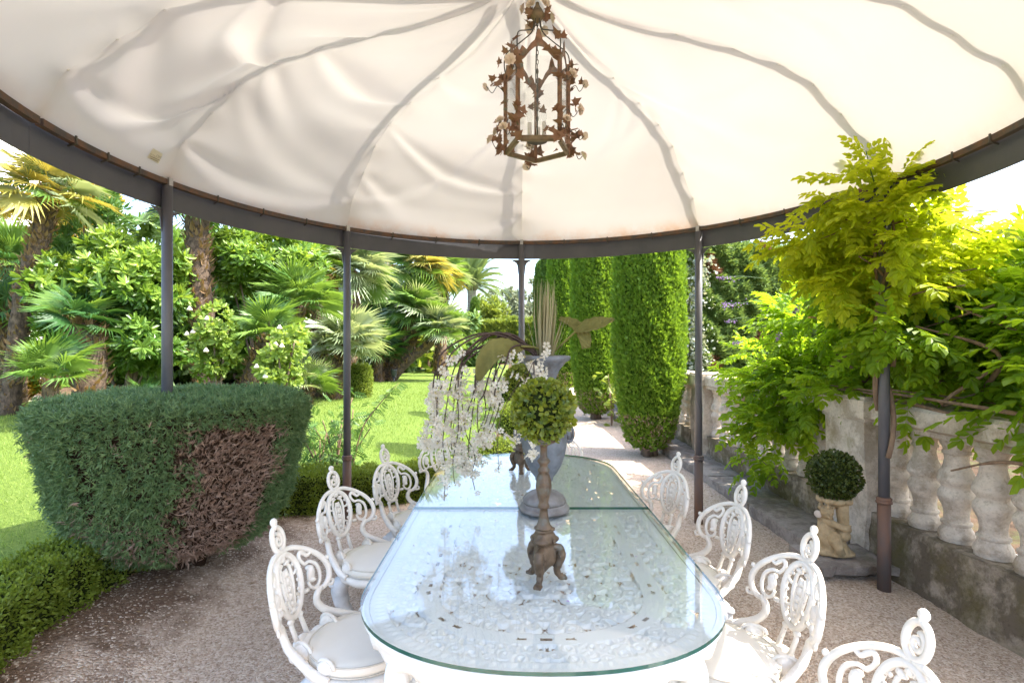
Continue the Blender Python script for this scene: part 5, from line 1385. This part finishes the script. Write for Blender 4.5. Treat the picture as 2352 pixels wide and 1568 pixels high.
th = tall_hedge((3.6, 12.0, 0), (19.5, 17.6, 0), 1.6, 4.15, 56000, .18, 'tall dark green conifer hedge behind the stone balustrade')
tall_hedge((-5.2, 50.0, 0), (6.0, 50.0, 0), 2.0, 4.1, 12000, .34, 'bright clipped hedge across the end of the garden', 'garden_hedge', M['fresh'], 0)
# variegated ivy on the hedge corner
t = thing('ivy', 'pale variegated ivy climbing the corner of the conifer hedge', 'ivy', (4.33, 12.25, -.5))
n = 1500; q = RNG.random(n); P = np.stack([RNG.normal(0, .16, n) + .12 * np.sin(q * 7), -.22 - RNG.random(n) * .18 - .33 * RNG.normal(0, .16, n) * 0, q * 4.2], 1)
stuff(scatter('foliage', T_round(.9, .1), frames(dirs(np.tile([-.2, -1, 0.0], (n, 1)), .6, 0)), RNG.uniform(.05, .11, n), P, M['ivy_pale'], t))

# ================================================================== WISTERIA
rwl = random.Random(61)
T_wis = compose([(T_round(.54, .05, -.14), rotm('Z', s_ * (1.05 - .08 * i) + rwl.uniform(-.15, .15)) @ rotm('X', -.25 + rwl.uniform(-.3, .3)) @ rotm('Y', rwl.uniform(-.5, .5)) * (.38 - .014 * i) * rwl.uniform(.85, 1.1), (0, .14 + i * .20 + rwl.uniform(-.03, .03), -.02 * i * i * .45)) for i in range(5) for s_ in (-1, 1)]
                + [(T_round(.54, .05, -.1), rotm('X', -.4) * .36, (0, 1.0, -.18))]
                + [((np.array([(-.008, 0, 0), (.008, 0, 0), (.005, 1.0, -.18), (-.005, 1.0, -.18)], float), np.array([(0, 1, 2, 3)])), np.eye(3), (0, 0, 0))])
def drape(Dn, droop=.35, jit=.5):
    D2 = Dn + RNG.normal(size=Dn.shape) * jit; D2[:, 2] = D2[:, 2] * .6 - droop * RNG.random(len(D2)); return D2
ws_ = thing('wisteria', 'big wisteria in leaf sprawling over the balustrade', 'wisteria', (2.9, 4.4, 0))
WO = np.array([2.9, 4.4, 0])
mass = [((2.98, 5.8, 1.40), (.32, .8, .30)), ((3.0, 4.85, 1.75), (.42, .75, .50)), ((3.12, 4.1, 1.88), (.42, .7, .50)), ((3.25, 3.2, 1.72), (.40, .7, .42)), ((3.3, 2.45, 1.55), (.42, .65, .32)),
        ((3.7, 4.2, 2.0), (.55, 1.0, .5)), ((3.75, 3.1, 1.75), (.5, .9, .5)), ((2.55, 4.95, .95), (.16, .40, .32)), ((2.50, 5.15, .70), (.14, .26, .24)), ((2.66, 5.0, 1.22), (.2, .45, .25)), ((2.7, 4.35, 1.33), (.14, .35, .12)),
        ((2.85, 3.25, 1.36), (.16, .4, .10)), ((2.88, 2.6, 1.36), (.16, .4, .10))]
P, Dn = clump_points([(np.array(c) - WO, r) for c, r in mass], 190, 3000, (.10, .25), .95)
Rm = frames(drape(Dn), np.tile([0, 0, 1.0], (len(P), 1)) + RNG.normal(size=P.shape) * .25); S = RNG.uniform(.17, .27, len(P))
scatter_parts('leaf', T_wis, Rm, S, P, M['wisteria'], ws_, 300, 'foliage', WO)
rw = random.Random(3)
for k in range(16):
    y0 = rw.uniform(2.0, 5.8); pts = spline([Vector((rw.uniform(2.75, 3.3), y0, rw.uniform(1.2, 1.5))) - Vector(WO), Vector((rw.uniform(2.7, 3.3), y0 + rw.uniform(-.6, .6), rw.uniform(1.25, 1.7))) - Vector(WO), Vector((rw.uniform(2.6, 3.5), y0 + rw.uniform(-1, 1), rw.uniform(1.1, 2.0))) - Vector(WO)], 6)
    mb = MB(); mb.tube(pts, [.016, .012, .007], 7); mb.build('branch', M['vine_wood'], ws_)
for pts in ([(2.66, 2.2, 1.0), (2.64, 2.7, 1.02), (2.66, 3.1, .88)], [(2.68, 2.5, 1.15), (2.62, 2.55, .85), (2.68, 2.3, .75)], [(2.70, 3.0, 1.2), (2.70, 3.9, 1.28), (2.75, 4.8, 1.25)], [(2.70, 2.4, 1.26), (2.66, 3.4, 1.30), (2.72, 4.4, 1.3)]):
    mb = MB(); mb.tube(spline([Vector(p) - Vector(WO) for p in pts], 7), [.013, .010, .006], 7); mb.build('branch', M['vine_wood'], ws_)
# mauve racemes
def raceme(p, d, L):
    d = Vector(d).normalized(); pts = spline([Vector(p), Vector(p) + d * L * .5 + Vector((0, 0, .02)), Vector(p) + d * L], 4)
    mb = MB(); mb.tube([q - Vector(WO) for q in pts], .003, 5); st_ = mb.build('flower_stalk', M['sapling'], ws_)
    n_ = 34; t = RNG.random(n_) ** .7; Pp = np.array([tuple(Vector(p) + d * L * (.55 + .45 * q)) for q in t]) - WO + RNG.normal(size=(n_, 3)) * .014 * (1.3 - t)[:, None]
    scatter('flower_cluster', T_tuft(3, .7, 1.2, 9), frames(unit(n_)), RNG.uniform(.012, .026, n_), Pp, M['wisteria_flower'], st_)
for (xv, yv, d, dx, dz, L) in ((1760, 640, 5.4, -1, .0, .55), (1770, 690, 5.3, -1, -.15, .55), (1720, 700, 5.8, -.8, .05, .30), (1740, 780, 5.5, -1, -.15, .3), (1720, 730, 5.5, -.6, -.1, .3), (1860, 690, 4.6, -.3, -.2, .2),
                               (2160, 690, 3.6, .4, .15, .25), (2210, 735, 3.5, .5, .05, .25), (2290, 820, 2.9, .3, -.2, .2), (1800, 740, 4.9, -.2, -.4, .2), (2240, 700, 3.6, .8, .1, .2), (1745, 880, 5.2, -.2, -.5, .15)):
    raceme(W(xv, yv, d), (dx, rw.uniform(-.3, .3), dz), L)
# climbing plant on the post
wc = thing('climbing_wisteria', 'yellow-green wisteria climbing the grey post up to the canopy rim', 'wisteria', (2.48, 3.41, 0))
CO = np.array([2.48, 3.41, 0])
mass = [((2.42, 3.40, 2.62), (.34, .34, .14)), ((2.30, 3.50, 2.42), (.42, .36, .20)), ((2.62, 3.45, 2.35), (.46, .40, .22)), ((2.80, 3.5, 2.33), (.28, .32, .18)), ((2.45, 3.45, 2.08), (.32, .34, .20)), ((2.75, 3.6, 2.05), (.36, .36, .22)),
        ((2.42, 3.42, 1.75), (.24, .26, .18)), ((2.85, 3.6, 1.8), (.32, .34, .2)), ((2.17, 3.62, 2.40), (.20, .25, .13)), ((2.92, 3.55, 2.25), (.2, .28, .14))]
P, Dn = clump_points([(np.array(c) - CO, r) for c, r in mass], 85, 850, (.08, .21), .98)
up_ = P[:, 2] > 1.98
Rm = frames(drape(Dn, .5, .45), np.tile([0, 0, 1.0], (len(P), 1)) + RNG.normal(size=P.shape) * .22); S = RNG.uniform(.15, .24, len(P))
scatter_parts('leaf', T_wis, Rm[up_], S[up_], P[up_], M['wisteria_young'], wc, 200, 'young_foliage', CO)
scatter_parts('leaf', T_wis, Rm[~up_], S[~up_], P[~up_], M['wisteria'], wc, 100, 'foliage', CO)
# the shoot against the canopy
P = []; Dd = []
sh = spline([Vector((-.08, -.06, 2.62)), Vector((-.17, -.12, 2.74)), Vector((-.22, -.14, 2.88))], 5)
mb = MB(); mb.tube(sh, [.005, .003], 5); mb.build('shoot', M['sapling'], wc)
me = np_mesh('leaf', T_wis[0], T_wis[1], M['wisteria_young'], np.zeros(len(T_wis[0])))
for k, p in enumerate(sh[2::2]):
    for s_ in (-1, 1):
        o = put('leaf', me, wc); Rk = frames(np.array([[s_ * rw.uniform(.5, .9), -.15, rw.uniform(.25, .7)]]), np.array([[rw.uniform(-.3, .3), -1.0, .25]]))[0]
        o.matrix_basis = Matrix.Translation(p) @ Matrix((Rk * .15).tolist()).to_4x4()
for k in range(3):
    pts = [(.05 * math.cos(z * 5 + k * 2), .05 * math.sin(z * 5 + k * 2), z) for z in np.linspace(.9 + .3 * k, 2.62, 26)]
    mb = MB(); mb.tube(pts, [.016, .014, .011, .008], 7); mb.build('vine_stem', M['vine_wood'], wc)
for k in range(14):
    a = rw.uniform(0, 6.28); z = rw.uniform(1.9, 2.5); r_ = rw.uniform(.3, .6)
    mb = MB(); mb.tube(spline([(.03 * math.cos(a), .03 * math.sin(a), z), (r_ * .5 * math.cos(a), r_ * .4 * math.sin(a), z + .05), (r_ * math.cos(a), r_ * .7 * math.sin(a), z + rw.uniform(-.05, .12))], 5), [.009, .006, .004], 6); mb.build('branch', M['vine_wood'], wc)

# ================================================================== PALMS AND SHRUBS BEYOND THE LAWN
def fan_mesh(mat, nseg=32, spread=125, cup=.2, droop=.14, seed=0):
    r = random.Random(seed); V = []; F = []
    V += [(-.014, 0, 0), (.014, 0, 0), (.010, .62, .02), (-.010, .62, .02)]; F.append((0, 1, 2, 3))
    for i in range(nseg):
        a = rad(-spread + 2 * spread * i / (nseg - 1)) + r.uniform(-.02, .02); L = (.95 - .28 * abs(a) / 2.2) * r.uniform(.9, 1.05); dl = rad(spread / nseg) * .72
        def q(ang, R, z): return (R * math.sin(ang), .60 + R * math.cos(ang), .02 + z + cup * R * abs(math.sin(ang)) * .6)
        o = len(V); V += [q(a, .03, 0), q(a + dl, L * .55, .03), q(a, L, -droop * L * r.uniform(.4, 1.6)), q(a - dl, L * .55, -.012)]
        F.append((o, o + 1, o + 2, o + 3))
    return np_mesh('frond', np.array(V), np.array(F), mat, np.repeat(0.0, len(V)))
FAN = {k: [fan_mesh(M[k], 32, 125, .2, .2, s_) for s_ in range(2)] for k in ('fan', 'fan_grey', 'fan_dark', 'fan_yellow')}
FAN['fan_dead'] = [fan_mesh(M['fan_dead'], 18, 80, .5, .5, 5)]
rp = random.Random(99)
def fan_palm(label, trunk, r, nfr, L, kinds, lo=-35, hi=80, bark='palm_bark', facing=None, group='fan palms beyond the lawn'):
    trunk = [Vector(p) for p in trunk]; b = trunk[0]
    t = thing('fan_palm', label, 'palm', b, 0, group); pts = spline([p - b for p in trunk], 8); n_ = len(pts)
    mb = MB(); mb.tube(pts, [r * 1.12] + [r * rp.uniform(.9, 1.08) for _ in range(n_ - 1)], 12); tk = mb.build('trunk', M[bark], t)
    m_ = int(60 + 90 * (trunk[-1] - b).length); k = RNG.integers(0, n_ - 1, m_); f = RNG.random(m_); A = np.array([tuple(p) for p in pts])
    P = A[k] * (1 - f[:, None]) + A[k + 1] * f[:, None]; a = RNG.random(m_) * 6.28; o_ = np.stack([np.cos(a), np.sin(a), np.zeros(m_)], 1)
    d = o_ * .6; d[:, 2] = .8; d += RNG.normal(size=d.shape) * .25
    stuff(scatter('leaf_bases', T_leaf(.35, .1, 0), frames(d, o_), RNG.uniform(.5, 1.1, m_) * r * 1.1, P + o_ * r * .85, M['fan_dead' if bark == 'palm_bark' else 'grey_bark'], tk))
    top = pts[-1]; names, wts = zip(*kinds)
    nfr = int(nfr * 1.35)
    for i in range(nfr):
        el = rad(lo + (hi - lo) * ((i + .5) / nfr) ** .9); az = i * 2.399 + rp.uniform(-.3, .3)
        kd = rp.choices(names, wts)[0]
        if i < nfr * .12 and 'fan_dead' in names: kd = 'fan_dead'
        d = Vector((math.cos(el) * math.cos(az), math.cos(el) * math.sin(az), math.sin(el)))
        up = Vector((0, 0, 1)) + d * .2 + Vector((rp.gauss(0, .25), rp.gauss(0, .25), 0)); x = d.cross(up).normalized(); z = x.cross(d)
        o = put('frond', rp.choice(FAN[kd]), t); s_ = L * rp.uniform(.7, 1.05) / 1.7
        o.matrix_basis = Matrix.Translation(top + d * .02) @ (Matrix((x, d, z)).transposed() * s_).to_4x4()
    return t
def G(xv, d): return Vector(((xv - 1176) / FPX * d, d, hgt((xv - 1176) / FPX * d, d) - .05))
g_ = [('fan', 6), ('fan_dark', 2)]
fan_palm('tall fan palm with shaggy straight trunk seen past the juniper bowl', [G(472, 12.6), W(468, 760, 12.6), W(455, 600, 12.6), W(452, 470, 12.6)], .25, 26, 1.75, [('fan_dark', 3), ('fan', 3)], -30, 75)
fan_palm('leaning fan palm with yellowed fronds near the white house', [G(20, 11.6), W(55, 680, 11.6), W(95, 540, 11.6), W(112, 440, 11.6)], .19, 26, 1.75, [('fan', 2), ('fan_yellow', 4), ('fan_grey', 1)], -45, 75)
fan_palm('short thick-trunked fan palm with deep green fronds', [G(205, 10.8), W(205, 800, 10.8), W(190, 740, 10.8)], .29, 14, 1.3, [('fan_dark', 3), ('fan', 2)], -20, 60)
fan_palm('low fan palm spreading broad fans above the juniper bowl', [G(110, 9.6), W(118, 870, 9.6)], .12, 12, 1.25, [('fan', 4), ('fan_dark', 1)], 0, 75)
fan_palm('fan palm with dark trunk at the bed corner', [G(10, 12.2), W(12, 800, 12.2), W(8, 715, 12.2)], .27, 22, 1.6, g_, -20, 75)
fan_palm('fan palm with stiff green fans behind the dark-trunked palm', [G(40, 14.0), W(35, 700, 14), W(30, 610, 14)], .2, 24, 1.7, g_, -30, 80)
fan_palm('small fan palm with bright fans beside the rose bush', [G(560, 11.6), W(575, 860, 11.6), W(620, 770, 11.6)], .16, 16, 1.3, [('fan', 5), ('fan_dark', 1)], -10, 80)
fan_palm('bright green fan palm lit by the sun next to the lawn post', [G(650, 13.2), W(665, 800, 13.2), W(690, 700, 13.2)], .17, 22, 1.5, [('fan', 6), ('fan_yellow', .3)], -20, 80)
fan_palm('fan palm with hanging orange dead fronds behind the lawn post', [G(735, 15.5), W(730, 760, 15.5), W(728, 610, 15.5)], .2, 26, 1.5, [('fan', 3), ('fan_yellow', 2), ('fan_dead', .6)], -55, 75)
fan_palm('tall silvery fan palm behind the lawn post', [G(800, 16.5), W(805, 780, 16.5), W(812, 625, 16.5)], .22, 40, 2.0, [('fan_grey', 5), ('fan', 2)], -45, 80)
fan_palm('low silvery fan palm arching over the clipped box column', [G(770, 15.0), W(775, 850, 15), W(790, 790, 15)], .2, 28, 1.7, [('fan_grey', 5), ('fan', 1)], -25, 70)
fan_palm('low pale fan palm at the lawn edge below the roses', [G(705, 13.6), W(705, 890, 13.6)], .13, 16, 1.2, [('fan_grey', 3), ('fan', 2)], -5, 75)
cl = 'curving palm of the clump on the sunny lawn, '
fan_palm(cl + 'tallest crown', [G(885, 24.5), W(910, 800, 24.5), W(945, 700, 24.5), W(968, 612, 24.5)], .27, 44, 2.5, [('fan', 4), ('fan_yellow', 1), ('fan_grey', 1)], -50, 80)
fan_palm(cl + 'thick bent trunk and broad fans', [G(878, 23.5), W(905, 830, 23.5), W(945, 780, 23.5), W(955, 715, 23.5)], .28, 40, 2.3, [('fan', 5), ('fan_grey', 1)], -35, 80)
fan_palm(cl + 'leaning away over the grass', [G(895, 23.0), W(935, 830, 23), W(985, 790, 23), W(1008, 758, 23)], .21, 32, 1.9, [('fan', 3), ('fan_grey', 3)], -30, 75)
fan_palm(cl + 'dark fronds at the shaded side', [G(868, 25.5), W(865, 800, 25.5), W(872, 700, 25.5)], .30, 34, 2.2, [('fan_dark', 4), ('fan', 2)], -45, 75)
fan_palm(cl + 'lowest dark crown by the spot lamp', [G(872, 22.5), W(868, 850, 22.5), W(872, 805, 22.5)], .2, 26, 1.9, [('fan_dark', 4), ('fan', 1)], -25, 70)
fan_palm('tall yellowing palm rising behind the curved clump', [G(1010, 27), W(1015, 720, 27), W(1015, 630, 27)], .3, 36, 2.3, [('fan_yellow', .5), ('fan', 4), ('fan_grey', 1)], -60, 75)
fan_palm('fan palm with brown skirt high behind the silvery palms', [G(890, 28), W(885, 700, 28), W(880, 610, 28)], .3, 32, 2.2, [('fan', 3), ('fan_yellow', 2), ('fan_dead', 1)], -60, 75)

# date palms
def pinnate_mesh(mat):
    parts = []; n_ = 34
    for i in range(n_):
        t = .1 + .9 * i / (n_ - 1); y = t - .16 * t * t; z = .30 * t - .62 * t * t; L = .24 * math.sin(PI * (.15 + .8 * t)) + .03
        for s_ in (-1, 1): parts.append((T_leaf(.10, .02, -.25), rotm('Z', s_ * -(.95 - .25 * t)) @ rotm('Y', s_ * .35) * L, (0, y, z)))
    v, f = compose(parts); V = [v]; o = len(v); F = [f]
    rc = []; 
    for i in range(13):
        t = i / 12; rc += [(-.012 * (1 - .8 * t), t - .16 * t * t, .30 * t - .62 * t * t), (.012 * (1 - .8 * t), t - .16 * t * t, .30 * t - .62 * t * t)]
    V.append(np.array(rc)); F.append(np.array([(o + 2 * i, o + 2 * i + 1, o + 2 * i + 3, o + 2 * i + 2) for i in range(12)]))
    return np_mesh('frond', np.concatenate(V), np.concatenate(F), mat, np.zeros(o + 26))
DATE = pinnate_mesh(M['date'])
def date_palm(label, base, top, r, nfr, L, lo=-25, hi=80):
    base, top = Vector(base), Vector(top); t = thing('date_palm', label, 'palm', base)
    pts = spline([Vector((0, 0, 0)), (top - base) * .5 + Vector((.05, 0, 0)), top - base], 10)
    mb = MB(); mb.tube(pts, [r * 1.15] + [r] * (len(pts) - 3) + [r * 1.2, r * 1.35], 14); mb.build('trunk', M['grey_bark'], t)
    mb = MB(); mb.ell(top - base, (r * 1.5, r * 1.5, r * 1.7), 12, 8); mb.build('crown_shaft', M['palm_bark'], t)
    for i in range(nfr):
        el = rad(lo + (hi - lo) * (i + .5) / nfr); az = i * 2.399; d = Vector((math.cos(el) * math.cos(az), math.cos(el) * math.sin(az), math.sin(el)))
        x = d.cross(Vector((0, 0, 1)) + Vector((rp.gauss(0, .1), rp.gauss(0, .1), 0))).normalized(); z = x.cross(d)
        o = put('frond', DATE, t); s_ = L * rp.uniform(.85, 1.1); o.matrix_basis = Matrix.Translation(top - base) @ (Matrix((x, d, z)).transposed() * s_).to_4x4()
date_palm('tall distant date palm with arching feather fronds', G(1079, 52), W(1084, 655, 52), .45, 46, 4.6, -15, 85)
date_palm('young date palm behind the wisteria at the terrace edge', (6.9, 6.1, -.95), (6.75, 6.0, 1.75), .2, 26, 1.7, -5, 80)

# broad shrubs
def shrub(name, label, cat, ells, nsub, nleaf, T, size, mat, sub=(.25, .45), trunks=5, jit=.5, up=.4, group=None, mat2=None, core=True, base=None):
    c0 = Vector(ells[0][0]); b = Vector((c0.x, c0.y, hgt(c0.x, c0.y) - .03)) if base is None else Vector(base)
    t = thing(name, label, cat, b, 0, group)
    P, Dn = clump_points([(np.array(c) - np.array(b), r) for c, r in ells], nsub, nleaf, sub, .5)
    P[:, 2] = np.maximum(P[:, 2], .03)
    R_ = frames(dirs(Dn, jit, up)); S = RNG.uniform(.7, 1.25, len(P)) * size
    if mat2 is not None:
        hi_ = P[:, 2] + RNG.normal(size=len(P)) * .5 > np.percentile(P[:, 2], 62)
        stuff(scatter('crown', T, R_[~hi_], S[~hi_], P[~hi_], mat, t)); stuff(scatter('fresh_shoots', T, R_[hi_], S[hi_], P[hi_], mat2, t))
    else: stuff(scatter('crown', T, R_, S, P, mat, t))
    for k in range(trunks):
        (c, r) = ells[k % len(ells)]; q = Vector(c) - b; a = k * 2.4; e = Vector((math.cos(a) * r[0] * .6, math.sin(a) * r[1] * .6, r[2] * .35)); w = max(.02, r[2] * .035)
        mb = MB(); mb.tube(spline([(e.x * .15, e.y * .15, 0), (q.x * .5 + e.x * .35, q.y * .5 + e.y * .35, q.z * .55), (q + e)], 6), [w * 1.3, w, w * .5], 8); mb.build('trunk', M['bark'], t)
    return t
T_pit = T_rosette(8, .36, 1.0, T_round(.36, .05, -.05), 2)
c1 = W(285, 712, 12.2)
shrub('pittosporum_bush', 'large rounded pittosporum bush with glossy rosettes behind the juniper bowl', 'bush',
      [(c1, (1.6, 1.3, 1.55)), (c1 + Vector((-.95, -.2, .45)), (.75, .8, .75)), (c1 + Vector((.75, -.2, .75)), (.85, .8, .8)), (c1 + Vector((.75, -.3, -.7)), (.8, .8, .7)), (c1 + Vector((-1.1, -.1, -.4)), (.6, .6, .6))], 110, 2300, T_pit, .24, M['pitto'], (.25, .48), 6, .45, .5, None, M['pitto2'])
c2 = W(600, 622, 13.8)
shrub('pittosporum_bush', 'open pittosporum tree with bare forked branches below its crown', 'tree',
      [(c2, (1.2, 1.1, .75)), (c2 + Vector((-.9, 0, .35)), (.7, .8, .6)), (c2 + Vector((.8, 0, .1)), (.7, .8, .6)), (c2 + Vector((.1, 0, .8)), (1.0, .9, .5))], 76, 1500, T_pit, .24, M['pitto'], (.25, .42), 7, .45, .5, None, M['pitto2'])
c3 = W(215, 560, 13.0)
shrub('upright_shrub', 'loose upright grey-green shrub above the pittosporum bush', 'shrub', [(c3, (.75, .6, 1.0)), (c3 + Vector((.1, 0, .8)), (.4, .4, .7))], 34, 420, T_rosette(7, .25, .8, T_leaf(.25), 8), .26, M['sapling'], (.2, .4), 5, .3, .9)
for (x, y, d, r, z, lb) in ((30, 520, 15.5, 1.1, 1.1, 'shrub with yellow and orange leaves left of the leaning palm trunk, near the house'), (175, 455, 15.8, .9, .8, 'yellowing shrub rising behind the loose upright grey-green shrub')):
    c = W(x, y, d); shrub('yellowing_shrub', lb, 'shrub', [(c, (r, .9, z)), (c - Vector((.2, 0, 1.4)), (r * .9, .9, z))], 34, 700, T_pit, .20, M['yellowbush'], (.25, .4), 4, .5, .4, 'yellowing shrubs by the leaning palm')
T_rose = T_rosette(5, .6, 1.2, T_round(.7, .06, -.06), 4)
for (x, y, d, rx, rz, lb) in ((500, 760, 10.9, .42, .55, 'rose bush with pale fresh leaves in front of the shaggy palm trunk'), (648, 815, 10.6, .42, .72, 'rose bush with white and pink blooms beside the lawn post')):
    c = W(x, y, d); t = shrub('rose_bush', lb, 'rose bush', [(c, (rx, .4, rz)), (c - Vector((.1, 0, .6)), (rx * .7, .35, .5))], 40, 330, T_rose, .13, M['rose_leaf'], (.12, .25), 5, .6, .2)
    for k in range(5):
        p = c - t.location + Vector((rp.uniform(-.4, .4), -.42, rp.uniform(-.5, .6))); mb = MB()
        for lay in range(3): mb.ell(p + Vector((0, 0, .012 * lay)), (.055 - .013 * lay, .055 - .013 * lay, .03 + .008 * lay), 9, 6)
        mb.build('rose', M['petal'] if k % 3 else M['stub'], t)
box_ball(-14.6, 14.6, .9, .75, 'low yellow-green shrub on the path edge by the dark-trunked palm', M['yellowbush'], 3000, .09)
# backdrop trees behind the palms
T_bg = T_rosette(6, .5, 1.1, T_round(.55, .05, -.05), 11)
for (x, y, d, rx, rz, m_, lb) in ((60, 660, 21, 3.2, 2.6, 'pitto', 'dark broadleaf tree filling the gap behind the leaning palm'), (330, 640, 22, 3.4, 3.0, 'hedge_dark', 'dense dark tree behind the big pittosporum bush'),
                                  (560, 640, 21, 3.0, 2.7, 'pitto', 'leafy green tree behind the open pittosporum'), (730, 680, 26, 3.4, 3.0, 'hedge_dark', 'dark tree behind the yellow-fronded palm'),
                                  (880, 720, 33, 3.6, 3.0, 'hedge_dark', 'dark tree mass behind the curved palm clump'), (1000, 770, 40, 3.4, 2.0, 'hedge_dark', 'dark shrubbery left of the thin distant cypress')):
    c = W(x, y, d); shrub('broadleaf_tree', lb, 'tree', [(c, (rx, 1.8, rz)), (c + Vector((-rx * .5, 0, -rz * .7)), (rx * .8, 1.6, rz * .8)), (c + Vector((rx * .5, 0, -rz * .8)), (rx * .8, 1.6, rz * .8))], 70, 1500, T_bg, .30 + d * .008, M[m_], (.5, .9), 3, .6, .3)
for (x, y, d, rx, rz, m_, lb) in ((1150, 715, 62, 3.6, 2.8, 'olive', 'silvery olive tree beyond the bright hedge beside the date palm'), (1205, 705, 66, 3.6, 3.6, 'olive', 'silvery olive tree beyond the bright hedge behind the gazebo post'),
                                  (1118, 735, 58, 2.2, 2.4, 'fresh', 'light green tree between date palm and olive trees')):
    c = W(x, y, d); shrub('olive_tree' if m_ == 'olive' else 'young_tree', lb, 'tree', [(c, (rx, 2.2, rz)), (c - Vector((rx * .4, 0, rz * .5)), (rx * .8, 2, rz * .7)), (c - Vector((-rx * .5, 0, rz * .4)), (rx * .8, 2, rz * .7))], 60, 2400, T_tuft(5, .3, 1.2, 12), .62, M[m_], (.5, .9), 4, .8, .2)
t = leafy_plant('strelitzia', 'clump of yellow-green paddle leaves behind the curved palms', 'plant', W(985, 0, 30).x, 30, 9, 60, .75, M['fresh'], T_round(.4, .08, -.3), 2.2, .9)
# ground-hugging plants under the palms
for (x, d, lb) in ((285, 9.6, 'small fan palm seedling between the thick-trunked palm and the gazebo post'), (420, 10.2, 'small fan palm seedling left of the tall shaggy palm trunk'), (520, 11, 'small fan palm seedling beside the rose bush foot'), (330, 11.2, 'small fan palm seedling deep under the big pittosporum bush')):
    fan_palm(lb, [G(x, d), G(x, d) + Vector((0, 0, .22))], .05, 7, .85, [('fan', 2), ('fan_dark', 2)], 15, 80, group='fan palm seedlings under the pittosporum')
# spot lamp on the lawn
sl = thing('spot_lamp', 'small black garden spot lamp at the foot of the curved palms', 'lamp', (W(905, 0, 22).x, 22, hgt(-5, 22)))
mb = MB(); mb.tube([(0, 0, -.05), (0, 0, .22)], .035, 8); mb.box((0, 0, .24), (.18, .1, .04)); mb.build('stake', M['dark_plastic'], sl)
mb = MB(); mb.lathe([(.08, 0), (.11, .05), (.13, .26), (.14, .28), (.11, .285), (.10, .24)], 14, (0, 0, .27)); mb.build('lamp_head', M['dark_plastic'], sl)

# white house
hs = thing('white_house', 'white rendered house with board lines beyond the leaning palm', 'house', (-20.5, 19.5, 0))
mb = MB(); mb.box((0, 0, 4.9), (6, 7, 9.8)); mb.build('wall', M['house'], hs, False)
for k in range(24):
    mb = MB(); mb.box((0, -3.515, .4 + k * .4), (5.98, .02, .375)); mb.build('board', M['house'], hs, False)
mb = MB(); mb.box((0, 0, 9.9), (6.6, 7.6, .2)); rf = mb.build('roof', M['roof'], hs, False)
mb = MB(); V = [(-3.3, -3.8, 10.0), (3.3, -3.8, 10.0), (3.3, 3.8, 10.0), (-3.3, 3.8, 10.0), (-3.3, 0, 11.3), (3.3, 0, 11.3)]
mb.add(V, [(0, 1, 5, 4), (3, 4, 5, 2), (0, 4, 3), (1, 2, 5)]); mb.build('roof_slope', M['roof'], hs, False)
for (x, z) in ((-1.5, 2.2), (1.2, 2.2), (-1.5, 5.4), (1.2, 5.4)):
    mb = MB(); mb.box((x, -3.53, z), (1.0, .06, 1.5)); w_ = mb.build('window', M['white_pipe'], hs, False)
    mb = MB(); mb.box((x, -3.565, z), (.8, .02, 1.3)); mb.build('pane', M['dark_plastic'], w_, False)

# tall tree below the terrace that shades the gravel on the balustrade side
c = Vector((5.6, 0.8, 4.5))
shrub('shade_tree', 'tall leafy tree below the terrace that shades the gravel beside the balustrade', 'tree', [(c, (1.2, 1.6, 1.0)), (c + Vector((-.5, -1.2, .1)), (1.0, 1.0, .9)), (c + Vector((.1, 1.1, -.3)), (1.1, .9, .9)), (c + Vector((-.9, .2, -.7)), (.8, 1.3, .7))], 40, 760, T_bg, .42, M['pitto'], (.35, .6), 4, .6, .2, base=(5.8, 1.1, -.95))

n = 26; x = TX + RNG.uniform(-.5, .5, n); y = TY + RNG.uniform(-1.1, 1.0, n); d_ = unit(n); d_[:, 2] *= .1
o = scatter('fallen_petals', T_round(.7, .15, .1), frames(d_, np.tile([0, 0, 1.0], (n, 1))), RNG.uniform(.006, .016, n), np.stack([x, y, np.full(n, .7625)], 1), M['petal'])
stuff(tag(o, 'few small white petals fallen on the glass tabletop', 'petals'))
n = 9; x = TX + RNG.uniform(0, .5, n); y = TY + RNG.uniform(-1.1, .4, n); d_ = unit(n); d_[:, 2] *= .1
o = scatter('fallen_petals', T_round(.7, .15, .1), frames(d_, np.tile([0, 0, 1.0], (n, 1))), RNG.uniform(.008, .016, n), np.stack([x, y, np.full(n, .7625)], 1), M['wisteria_flower'])
stuff(tag(o, 'few mauve wisteria petals fallen on the glass tabletop', 'petals'))

c = W(55, 800, 15.2); shrub('pittosporum_bush', 'rounded dark green bush behind the dark-trunked palm at the path', 'bush', [(c, (1.3, .9, 1.2)), (c + Vector((1.2, .2, -.4)), (.9, .8, .9))], 40, 800, T_pit, .24, M['pitto'], (.25, .45), 4, .5, .4)
